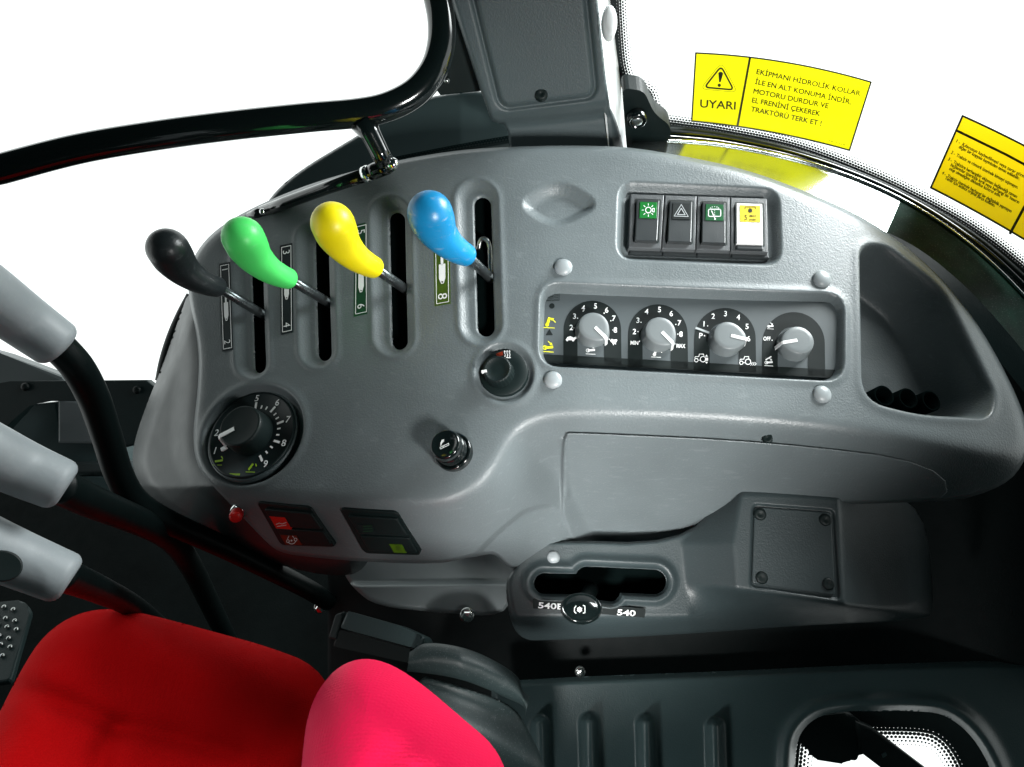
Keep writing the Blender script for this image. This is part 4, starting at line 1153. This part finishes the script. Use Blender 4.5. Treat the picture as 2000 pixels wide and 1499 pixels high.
def glass_pt(px, py):
    px = np.asarray(px, float); py = np.asarray(py, float)
    return W(px, py, up_from(py, base_y(px), bd(px)))
GLS = SurfFn(glass_pt)
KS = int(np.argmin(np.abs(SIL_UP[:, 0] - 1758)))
sill = thing('window_sill', W(np.array(1600.), np.array(370.), np.array(.74)), 'polished pale sill strip with dark green painted reflection below the curved rear window', 'sill')
strip_between('polished_strip', SIL_LO[:KS + 1], SIL_UP[:KS + 1], bd(SIL_LO[:KS + 1, 0]) - .045, bd(SIL_UP[:KS + 1, 0]) - .012, 'sill', sill)
strip_between('green_reflection', SIL_LO[KS:], SIL_UP[KS:], bd(SIL_LO[KS:, 0]) - .045, bd(SIL_UP[KS:, 0]) - .012, 'sticker_reflection', sill)  # sticker's reflection painted as a green stretch of sill
seal = thing('window_seal', W(np.array(1600.), np.array(340.), np.array(.75)), 'black rubber seal curving along the rear window base', 'seal')
n_ = len(SIL_UP)
strip_between('seal_band', SIL_UP, GL_BS, bd(SIL_UP[:, 0]) - .006, bd(GL_BS[:, 0]) - .002, 'black', seal)
mid = SIL_UP * .72 + GL_BS * .28
tube('seal_lip', W(mid[:, 0], mid[:, 1], bd(mid[:, 0]) - .008), .0042, 'black_gloss', seal, 10)
mid = SIL_UP * .35 + GL_BS * .65
tube('seal_lip', W(mid[:, 0], mid[:, 1], bd(mid[:, 0]) - .006), .0030, 'rubber', seal, 10)
tube('edge_bead', W(SIL_UP[:, 0], SIL_UP[:, 1], bd(SIL_UP[:, 0]) - .014), .0016, 'chrome', seal, 8)
# dark gap strip below the sill on the right
GAP_LO = SIL_LO + np.array([-40, 60])
strip_between('gap_trim', SIL_LO + np.array([-30, 40.]), SIL_LO, bd(SIL_LO[:, 0]) + .02, bd(SIL_LO[:, 0]) - .043, 'darker', seal)
rw = thing('rear_window', glass_pt(np.array(1600.), np.array(280.)), 'large curved clear rear window with dotted black edge', 'window')
PX, PY = pxgrid(1205, 2255, -300, 800, 15.0)
yb = base_y(PX); PYc = np.minimum(PY, yb)
grid_mesh('pane', W(PX, PYc, up_from(PYc, yb, bd(PX)) + .003), 'glass', rw, keep=PY < yb + 16)
# printed dots: along the base and up beside the pillar
fb = catmull([(1203, -40), (1206, 40), (1214, 130), (1232, 172), (1262, 182), (1274, 212), (1292, 238), (1330, 246), (1400, 256), (1550, 288), (1690, 340), (1800, 392), (1900, 448), (1985, 512), (2070, 590), (2250, 780)], 10)
tn = np.stack([np.gradient(fb[:, 1]), -np.gradient(fb[:, 0])], 1); tn /= np.linalg.norm(tn, axis=1, keepdims=True)
def frit_strip(name, A_, B_, mat, cell=7.0, off=0.0):
    n = len(A_); L = np.concatenate([[0], np.cumsum(np.linalg.norm(np.diff((A_ + B_) / 2, axis=0), axis=1))]) / cell
    rows = []; uvs = []
    for t in (0, .5, 1): q = A_ * (1 - t) + B_ * t; rows.append(GLS.at(q[:, 0], q[:, 1], off)); uvs.append(np.stack([L, np.full(n, t)], 1))
    return grid_mesh(name, np.array(rows), mat, rw, uv=np.array(uvs))
frit_strip('dot_border', fb, fb + tn * 24, 'frit', 6.0)
frit_strip('black_border', fb - tn * 14, fb, 'black', 6.0)
# black corner moulding with round pivot beside the pillar
cm = [(1215, 172), (1258, 178), (1278, 222), (1310, 246), (1310, 276), (1225, 300)]
plc = plane3((1240, 200, .70), (1300, 200, .70), (1240, 270, .745))
pv = thing('window_pivot', plc.at(np.array(1244.), np.array(230.)), 'black corner bracket with round pivot at the window foot', 'bracket')
slab('bracket', round_poly(cm, 14, 4), plc, .0, .02, 'black', pv)
fr = plc.frame(1243, 226, .001); mp = plc.mpp(1243, 226)
lathe('pivot', [(19 * mp, 0), (19 * mp, .008), (17 * mp, .0095), (14 * mp, .0095), (13 * mp, .006), (4 * mp, .006)], fr, 'black_gloss', pv, 32)
lathe('pivot_screw', [(11 * mp, .005), (11 * mp, .009), (9 * mp, .010), (3 * mp, .010)], fr, 'steel', pv, 24)

# ---- warning stickers on the rear window
def lag(p0, p1, p2, t): return p0 * (2 * (t - .5) * (t - 1)) + p1 * (-4 * t * (t - 1)) + p2 * (2 * t * (t - .5))
def sticker(name, top, bot, mat, label):
    nu, nv = 60, 20
    top = [np.array(q, float) for q in top]; bot = [np.array(q, float) for q in bot]
    g = np.zeros((nv, nu, 2))
    for j in range(nv):
        for i in range(nu):
            t = i / (nu - 1); v = j / (nv - 1); g[j, i] = lag(*top, t) * (1 - v) + lag(*bot, t) * v
    root = thing(name, GLS.at(g[..., 0], g[..., 1], .002).reshape(-1, 3).mean(0), label, 'sticker')
    grid_mesh('film', GLS.at(g[..., 0], g[..., 1], .0015), mat, root)
    edge = [g[0, i] for i in range(nu)] + [g[j, -1] for j in range(1, nv)] + [g[-1, i] for i in range(nu - 2, -1, -1)] + [g[j, 0] for j in range(nv - 2, 0, -1)]
    return root, np.array(edge), (lambda u, v: lag(*top, u) * (1 - v) + lag(*bot, u) * v)
st1, edge, mp1 = sticker('warning_sticker', [(1359, 104), (1532, 122, )[:2], (1701, 161)], [(1351, 237), (1505, 258), (1659, 294)], 'sticker', 'yellow warning sticker headed UYARI with exclamation triangle on the rear window')
ink = Print(); ink.line(edge, 3.0, True); ink.line([mp1(.305, 0), mp1(.298, .5), mp1(.290, 1)], 4.2)
for s, a, b in (('EKİPMANI HİDROLİK KOLLAR', (1477, 144.5), (1679, 187.5)), ('İLE EN ALT KONUMA İNDİR,', (1474, 164), (1661, 204)),
                ('MOTORU DURDUR VE', (1471, 182.5), (1617, 212)), ('EL FRENİNİ ÇEKEREK', (1468, 200), (1600.5, 227)), ('TRAKTÖRÜ TERK ET !', (1466, 217.5), (1603, 246))):
    [ink.text(s, (a[0] + q, a[1] + w), (b[0] + q, b[1] + w), cap=9.5) for q, w in ((0, 0), (.55, .1), (.1, .5))]
ink.text('UYARI', (1367, 210), (1436.5, 214.5), cap=15, bold=.015)
ap, bl, br = np.array((1408.5, 130.)), np.array((1376., 171.)), np.array((1433., 176.))
ink.line(round_poly([ap, br, bl], 9, 4), 3.2, True); ct = (ap + bl + br) / 3
ink.line(round_poly([ct + (q - ct) * 1.28 for q in (ap, br, bl)], 13, 4), .7, True)
ink.poly([(1403, 143), (1406, 140.5), (1410, 141), (1412.5, 144), (1407.5, 161), (1404.5, 161)]); ink.disc((1404.8, 167), 3.3, 12)
ink.text('4 961 317 3 M', (1618, 276), (1650, 285), cap=2.2)
ink.build('print', GLS, .0034, 'sticker_ink', st1)
st2, edge, mp2 = sticker('instruction_sticker', [(1880, 227), (1975, 272), (2085, 330)], [(1818, 367), (1925, 424), (2040, 492)], 'sticker_dark', 'amber yellow sticker with four numbered instructions on the rear window')
ink = Print(); ink.line(edge, 4.0, True); ink.line([mp2(0, .20), mp2(.5, .20), mp2(1, .20)], 5.0); ink.line([(2001, 404), (1973, 456)], 5.5)
for s, a, b in (('1 -  Kılavuzun kaybedilmesi veya zarar görmesi durumunda', (1867, 278), (2046, 372)), ('diğer bir kopyası bayinizden temin edilebilir.', (1872, 289), (1990, 352)),
                ('2 -  Traktör ve römork üzerinde kimseyi taşımayın.', (1857, 300), (1987, 369)), ('3 -  Traktöre herhangibir ekipman bağlandığı zaman', (1851, 313), (1985, 387)),
                ('bağlantılar üzerinde kırık veya herhangi bir hasarın', (1856, 324), (1989, 398)), ('olup olmadığını dikkatlice kontrol edin.', (1853, 331.5), (1953, 385.5)),
                ('4 -  Traktör üzerinde herhangi bir değişiklik yapmayın', (1839, 340), (1974, 415.5)), ('Tamir için sadece orijinal parça kullanın.', (1845, 349.5), (1942, 404.5))):
    [ink.text(s, (a[0] + q, a[1] + w), (b[0] + q, b[1] + w), cap=6.2) for q, w in ((0, 0), (.55, .3), (-.2, .5))]
ink.build('print', GLS, .0034, 'sticker_ink', st2)

# ================================================================== PILLAR TRIM
def pil_depth(px, py): return up_from(py, 300., .742, .66)
def edge_x(PY, x0, x1, y1): return x0 + (x1 - x0) * PY / y1
OUTL = [(750, -400), (862, -60), (884, 10), (955, 228), (965, 240), (990, 243), (998, 306), (1220, 306), (1214, 270), (1200, 226), (1189, 206), (1167, 0), (1124, -400)]
FRONT = [(762, -400), (874, -60), (893, 10), (962, 226), (975, 234), (1175, 212), (1186, 200), (1163, 0), (1120, -400)]
OUTS = smooth_poly(OUTL, 1)
PX, PY, KEEP = snapped(*pxgrid(740, 1240, -380, 316, 2.5), lambda x, y: sd_poly(x, y, OUTS))
sO_ = sd_poly(PX, PY, OUTS); sF = sd_poly(PX, PY, smooth_poly(FRONT, 1))
d = pil_depth(PX, PY)
of = np.maximum(sF, 0)
low_ = sstep(205, 250, PY + (PX - 1080) * .1)
d = d + (np.sqrt(of ** 2 + 36) - 6) * (.0011 * (1 - low_)) + low_ * .016
d = d + sstep(1170, 1200, PX - PY * .09) * low_ * .022
PLT = round_poly([(826, -420), (1098, -420), (1158, 172), (1150, 186), (990, 207), (978, 196)], 10, 3)
sPl = sd_poly(PX, PY, PLT)
d = d + .0035 * np.exp(-((sPl - 5) / 5) ** 2) - .001 * sstep(1, -3, sPl)
d = d + np.maximum(sO_ + 3, 0) ** 1.4 * .0015
pil = thing('pillar_trim', W(np.array(1100.), np.array(300.), np.array(.75)), 'grey upright pillar cover with inset panel and one screw', 'pillar')
grid_mesh('cover', W(PX, PY, d), 'trim', pil, keep=KEEP)
pp_ = W(np.array(1057.), np.array(185.), np.array(float(pil_depth(0, 185.))))
plp = Plane(pp_, CAM - pp_ + AY * .2); fr = plp.frame(1057, 185, .0005); mp = plp.mpp(1057, 185)
lathe('screw', [(13 * mp, -.003), (13 * mp, .001), (11 * mp, .003), (7 * mp, .004), (2.5 * mp, .0025)], fr, 'black', pil, 28)
# pillar flank beyond the cover, its window-lit white put into the colour
fl = [(1160, -60), (1200, -60), (1206, 60), (1224, 190), (1228, 306), (1196, 306), (1190, 200)]
M['lit_white'] = plastic('lit_flank_white', (0.80, 0.83, 0.83), .35, var=.03)
p = bilerp_quad([(1114, -380), (1162, -380), (1228, 306), (1190, 306)], 6, 40)
dfl = pil_depth(p[..., 0], p[..., 1]) + .012 + (p[..., 0] - 1160 - (p[..., 1] * .09)) * .0009
grid_mesh('white_flank', W(p[..., 0], p[..., 1], dfl), 'lit_white', pil)
# black hinge bracket between pillar and grab tube
br_ = thing('hinge_plate', W(np.array(890.), np.array(150.), np.array(.70)), 'black plate behind the bent tube beside the pillar', 'plate')
plh = plane3((880, 20, .66), (940, 20, .66), (900, 180, .72))
slab('plate', [(842, -60), (880, -60), (902, 40), (958, 178), (860, 188), (846, 170), (872, 110), (866, 40)], plh, 0, .012, 'black', br_, .002)
tube('stud', [plh.at(np.array(873.), np.array(158.), .002), plh.at(np.array(873.), np.array(158.), .008)], .003, 'steel', br_, 12)
plf = plane3((1193, 40, .66), (1199, 40, .67), (1195, 90, .69))
lathe('flank_cap', [(.016, -.004), (.016, .002), (.013, .005), (.006, .006)], (W(np.array(1190.), np.array(45.), np.array(.645)), AX * .45, AY, -AZ * -1), 'lit_white', pil, 24)

# ================================================================== BENT TUBE HANDLE, STRUT AND TINTED QUARTER PANEL
tp = catmull([(-700, 590, .54), (-350, 440, .572), (-60, 348, .600), (0, 331, .605), (150, 292, .615), (300, 266, .622), (450, 246, .627), (600, 230, .630), (700, 221, .632), (760, 208, .633), (812, 180, .634), (846, 138, .633), (861, 90, .631), (862, 40, .628), (853, -10, .624), (842, -60, .620), (770, -330, .600)], 8)
tp[:, 1] -= np.interp(tp[:, 0], [-60, 0, 700, 860], [3, 0, 0, 0])
gt = thing('grab_tube', W(tp[40:41, 0], tp[40:41, 1], tp[40:41, 2])[0], 'long glossy black bent tube crossing in front of the window', 'tube')
tube('tube', W(tp[:, 0], tp[:, 1], tp[:, 2]), .0130, 'black_gloss', gt, 28)
q = W(np.array([708., 724, 742, 756]), np.array([238., 262, 298, 322]), np.array([.633, .637, .645, .650]))
tube('stub', q, [.0125, .0098, .0092, .0092], 'black_gloss', gt, 20)
q = W(np.array([742., 752]), np.array([331., 327]), np.array([.652, .651]))
gs = thing('gas_strut', W(np.array(735.), np.array(335.), np.array(.66)), 'thin black gas strut with bright ball ends along the panel edge', 'strut')
q = W(np.array([722., 733, 745, 758]), np.array([338., 334, 330, 326]), np.array([.660, .658, .656, .653])); tube('socket', q, [.0072, .0078, .0075, .0070], 'black_gloss', gs, 16)
def ball(name, px, py, d, r, mat, parent):
    c = W(np.array(float(px)), np.array(float(py)), np.array(d)); t = np.linspace(-math.pi / 2, math.pi / 2, 9)
    return lathe(name, [(max(r * math.cos(a), 1e-5), r * math.sin(a)) for a in t], (c, AX, AY, AZ), mat, parent, 20)
ball('ball_end', 767, 321, .648, .0062, 'chrome', gs)
tube('ball_neck', W(np.array([756., 768]), np.array([328., 322]), np.array([.652, .648])), .0055, 'black_gloss', gs, 14)
tube('collar', W(np.array([712., 721]), np.array([343., 339]), np.array([.662, .660])), .0082, 'chrome', gs, 18)
q = W(np.array([718., 640, 560, 512]), np.array([341., 367, 396, 414]), np.array([.662, .690, .718, .735])); tube('rod', q, .0065, 'black_gloss', gs, 16)
tube('rod_end', W(np.array([520., 505, 486]), np.array([411., 417, 423]), np.array([.73, .735, .74])), [.0045, .006, .004], 'black_gloss', gs, 12)
ball('rod_ball', 513, 414, .722, .0035, 'chrome', gs)
qp = smooth_poly([(508, 420), (535, 375), (590, 330), (660, 288), (760, 228), (830, 192), (880, 182), (960, 175), (1000, 250), (1010, 310), (760, 350), (600, 400)], 2)
PX, PY, KEEP = snapped(*pxgrid(490, 1030, 160, 440, 4.0), lambda x, y: sd_poly(x, y, qp))
sq = sd_poly(PX, PY, qp)
d = .790 - .0001 * (PY - 300) + .00022 * np.maximum(900 - PX, 0) * .5 + np.maximum(sq + 4, 0) ** 1.4 * .001
quarter = thing('quarter_panel', W(np.array(800.), np.array(330.), np.array(.80)), 'dark teal tinted quarter panel behind the bent tube', 'panel')
grid_mesh('pane', W(PX, PY, d), 'tinted', quarter, keep=KEEP)
A_ = catmull([(770, 322), (850, 306), (930, 291), (1000, 279)], 8); B_ = A_ + np.array([0, -15.])
strip_between('dot_border', A_, B_, .777, .778, 'frit_dim', quarter, cell=6)
A2 = catmull([(540, 408), (640, 366), (760, 336), (850, 318), (930, 303), (1000, 291)], 8); B2 = catmull([(530, 400), (640, 358), (770, 322), (850, 306), (930, 291), (1000, 279)], 8)
strip_between('edge_seal', A2, B2, .765, .775, 'black', quarter)
# door seal curving down the outer end
sl = catmull([(378, 580), (358, 618), (340, 660), (326, 705), (318, 745)], 6)
props(tube('door_seal', W(sl[:, 0], sl[:, 1], np.full(len(sl), .80)), .0085, 'black', None, 14), 'black rubber seal curving down behind the console end', 'seal')

# ================================================================== GRIP LEVERS AT THE LEFT
def grip_lever(grip, gr_, rod, rr, label, hole=None):
    g = catmull(grip, 6); P3 = W(g[:, 0], g[:, 1], g[:, 2]); r = gr_ * np.linspace(1.14, .98, len(P3))
    P3, r = round_ended(P3, r, True, False)
    t = P3[-1] - P3[-2]; t /= np.linalg.norm(t)
    ge = r[-1]; ext = [(ge * .42 * math.sin(a), ge * (.60 + .40 * math.cos(a))) for a in np.linspace(.15, 1.57, 8)]
    P3 = np.vstack([P3] + [P3[-1] + t * e for e, _ in ext]); r = np.append(r, [q for _, q in ext])
    rd = catmull(rod, 8); R3 = W(rd[:, 0], rd[:, 1], rd[:, 2])
    root = thing('grip_lever', R3[-1], label, 'lever', 'pale grip levers beside the seat')
    tube('grip', P3, r, 'grip', root, 36)
    tube('rod', R3, rr, 'rod', root, 20)
    return root
grip_lever([(-120, 512, .40), (-40, 564, .42), (40, 622, .45), (104, 668, .465)], .0172,
           [(110, 672, .475), (150, 716, .49), (182, 775, .52), (208, 850, .55), (232, 925, .58), (262, 975, .61), (320, 1015, .65), (450, 1075, .72), (590, 1145, .80), (640, 1175, .86)], .0112,
           'pale grip lever on the rod bent alongside the console')
grip_lever([(-120, 838, .42), (-40, 876, .435), (40, 914, .455), (110, 944, .465)], .0178,
           [(110, 948, .47), (180, 980, .52), (280, 1022, .62), (335, 1055, .70), (375, 1110, .79), (420, 1200, .90), (450, 1260, .98)], .0122,
           'pale grip lever whose rod runs down behind the red seat')
g3 = grip_lever([(-120, 1022, .44), (-40, 1060, .45), (40, 1094, .465), (118, 1126, .475)], .0178,
           [(110, 1118, .48), (190, 1150, .62), (260, 1185, .78), (330, 1240, .95)], .0120,
           'pale grip lever with black oval insert, nearest to the red seat')
plg = plane3((20, 1100, .440), (60, 1100, .446), (20, 1140, .438))
slab('insert', [(3 + 42 * math.cos(a), 1106 + 31 * math.sin(a)) for a in np.linspace(0, 2 * math.pi, 28, endpoint=False)], plg, .0, .012, 'black', g3, .001)

# ================================================================== FRONT OF THE CAB AT FAR LEFT
plA = plane3((100, 760, .98), (300, 760, .98), (100, 900, .98))
fp = thing('front_bracket', plA.at(np.array(200.), np.array(870.)), 'dark plate with arched cut-out and two screws beside the grips', 'bracket')
arch = [(-80, 760), (20, 745), (285, 742), (302, 756), (290, 800), (262, 870), (240, 875), (225, 820), (200, 792), (150, 784), (90, 784), (55, 790), (32, 815), (0, 850), (-80, 870)]
slab('plate', arch, plA, 0, .015, 'darker', fp, .003)
for x, y in ((50, 752), (268, 758)):
    fr = plA.frame(x, y + 4, 0); mp = plA.mpp(x, y); lathe('screw', [(8 * mp, 0), (8 * mp, .002), (5 * mp, .004), (2 * mp, .0042)], fr, 'black', fp, 16)
plB = plane3((0, 700, 1.05), (300, 700, 1.05), (0, 900, 1.05))
fs = thing('front_step', plB.at(np.array(100.), np.array(900.)), 'grey stepped moulding seen through the arched plate', 'moulding')
slab('upper_block', [(-80, 668), (0, 690), (120, 735), (145, 770), (-80, 775)], plB, 0.03, .03, 'grey_smooth', fs, .006)
slab('pale_block', [(112, 780), (160, 784), (215, 800), (232, 868), (112, 866)], plB, 0.02, .05, 'grip', fs, .004)
slab('left_block', [(-80, 860), (20, 830), (50, 790), (112, 784), (112, 866), (240, 870), (250, 960), (-80, 960)], plB, 0.01, .05, 'dark_grey', fs, .004)
slab('rib', [(60, 905), (250, 902), (252, 922), (80, 926)], plB, 0.025, .02, 'trim', fs, .003)
slab('rib', [(150, 930), (270, 930), (280, 960), (170, 965)], plB, 0.022, .02, 'dark_grey', fs, .003)

# pedal with raised studs
plD = plane3((0, 1200, 1.02), (50, 1200, 1.02), (0, 1300, .96))
pdl = thing('foot_pedal', plD.at(np.array(10.), np.array(1290.)), 'dark foot pedal plate with rows of small studs', 'pedal')
slab('plate', round_poly([(-60, 1178), (45, 1172), (60, 1190), (20, 1330), (-60, 1340)], 10, 3), plD, 0, .01, 'darker', pdl, .003)
for j in range(6):
    for i in range(3):
        x = 8 + i * 18 - j * 6 - (9 if j % 2 else 0); y = 1186 + j * 17 + i * 5
        if -20 < x < 44:
            fr = plD.frame(x, y, .001); lathe('stud', [(.0032, 0), (.0030, .002), (.0015, .0028)], fr, 'steel', pdl, 10)

# ================================================================== SEAT
def pillow(name, outline, box, base_fn, H, Rp, mat, parent, pw=2.2, grooves=(), step=4.0, skirt=.10):
    osm = smooth_poly(outline, 2)
    PX, PY, KEEP = snapped(*pxgrid(*box, step), lambda x, y: sd_poly(x, y, osm))
    s_ = np.minimum(sd_poly(PX, PY, osm), 0)
    t = np.clip(-s_ / Rp, 0, 1)
    d = base_fn(PX, PY) - H * (1 - (1 - t) ** pw) ** (1 / pw)
    d = d + 0.0011 * np.sin(PX / 23. + 1.7 * np.sin(PY / 47.)) * np.sin(PY / 61. + PX / 90.) * t
    for pts, w, dep in grooves:
        g = np.full(PX.shape, 1e9)
        for a, b in zip(pts[:-1], pts[1:]): g = np.minimum(g, sd_cap(PX, PY, a, b, 0))
        d = d + dep * np.exp(-(g / w) ** 2)
    d = d + np.maximum(s_ + 1, 0) * .004 * skirt * 10
    return grid_mesh(name, W(PX, PY, d), mat, parent, keep=KEEP)
seat = thing('driver_seat', W(np.array(250.), np.array(1500.), np.array(.80)), 'red cloth driver seat with stitched channels', 'seat')
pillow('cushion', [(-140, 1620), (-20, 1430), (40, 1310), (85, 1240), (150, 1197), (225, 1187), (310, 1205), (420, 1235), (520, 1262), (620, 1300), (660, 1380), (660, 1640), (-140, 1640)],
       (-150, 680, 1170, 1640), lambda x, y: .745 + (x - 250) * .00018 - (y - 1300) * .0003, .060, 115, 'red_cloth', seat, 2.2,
       [([(-20, 1330), (40, 1345), (130, 1378), (230, 1418), (330, 1440), (460, 1475)], 26, .008), ([(225, 1425), (200, 1470), (190, 1540)], 24, .007), ([(60, 1350), (120, 1374)], 30, .003)])
bol = thing('seat_bolster', W(np.array(780.), np.array(1500.), np.array(.55)), 'red rounded seat bolster, coloured as overlit, in front of the black boot', 'bolster')
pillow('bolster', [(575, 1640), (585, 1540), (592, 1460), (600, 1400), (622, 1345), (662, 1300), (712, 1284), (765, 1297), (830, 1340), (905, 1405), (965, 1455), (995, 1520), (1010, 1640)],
       (550, 1030, 1265, 1640), lambda x, y: .500 + (x - 750) * .00004 - (y - 1300) * .00025, .060, 130, 'overlit_red_cloth', bol, 2.0, step=3.0)

# black handle by the seat
plE = plane3((660, 1220, .74), (830, 1250, .70), (660, 1300, .72))
hb = thing('park_handle', plE.at(np.array(740.), np.array(1260.)), 'black angular plastic handle between trim strip and crimson bolster', 'handle')
slab('upper_half', round_poly([(676, 1193), (780, 1222), (826, 1243), (832, 1260), (812, 1267), (662, 1226)], 5, 3), plE, .0, .02, 'dark_grey', hb, .004)
slab('lower_half', round_poly([(660, 1229), (806, 1269), (800, 1296), (648, 1262)], 5, 3), plE, -.003, .025, 'black', hb, .003)
slab('end_cap', round_poly([(654, 1200), (672, 1194), (656, 1250), (640, 1246)], 3, 2), plE, -.002, .02, 'darker', hb, .002)

# rubber boot with torn collar
bt = thing('rubber_boot', W(np.array(930.), np.array(1480.), np.array(.70)), 'black rubber gaiter with wide torn collar behind the crimson bolster', 'gaiter')
U = catmull([(800, 1275), (830, 1258), (880, 1261), (930, 1275), (980, 1300), (1012, 1325), (1020, 1348), (1034, 1362)], 8)
Lw = catmull([(795, 1312), (850, 1318), (900, 1328), (950, 1346), (985, 1362), (1008, 1372), (1024, 1382), (1026, 1398)], 8)
rows = []
for t in np.linspace(0, 1, 10):
    q = U * (1 - t) + Lw * t
    d = .655 - .030 * math.sin(math.pi * (t * .55 + .2)) + .00010 * np.abs(q[:, 0] - 900)
    rows.append(W(q[:, 0], q[:, 1], d))
back = W(U[:, 0], U[:, 1] - 1, .66 + .05 + 0 * U[:, 0])
rows = [back] + rows + [W(Lw[:, 0], Lw[:, 1] - 6, .70 + 0 * Lw[:, 0])]
grid_mesh('collar', np.array(rows), 'boot', bt)
BEL = smooth_poly([(790, 1310), (900, 1340), (1000, 1375), (1030, 1420), (1068, 1500), (1080, 1620), (790, 1620)], 2)
PX, PY, KEEP = snapped(*pxgrid(780, 1110, 1300, 1620, 4.0), lambda x, y: sd_poly(x, y, BEL))
sb = sd_poly(PX, PY, BEL)
d = .690 - .07 * (1 - np.clip((PX - 900) / 180, -1, 1) ** 2) ** .5 + .012 * np.sin((PY - (PX - 900) * .45) / 26.) + np.maximum(sb + 2, 0) * .003
grid_mesh('bellows', W(PX, PY, d), 'boot', bt, keep=KEEP)

# small cap on the dark wall by the sill
cpp = W(np.array(1980.), np.array(683.), np.array(.76)); plz = Plane(cpp, CAM - cpp); mp = plz.mpp(1980, 683)
ob = dome('wall_cap', plz.frame(1980, 683), 18 * mp, 10 * mp, 'trim', None)
props(ob, 'dark grey round screw cap on the wall under the sill', 'screw cap')
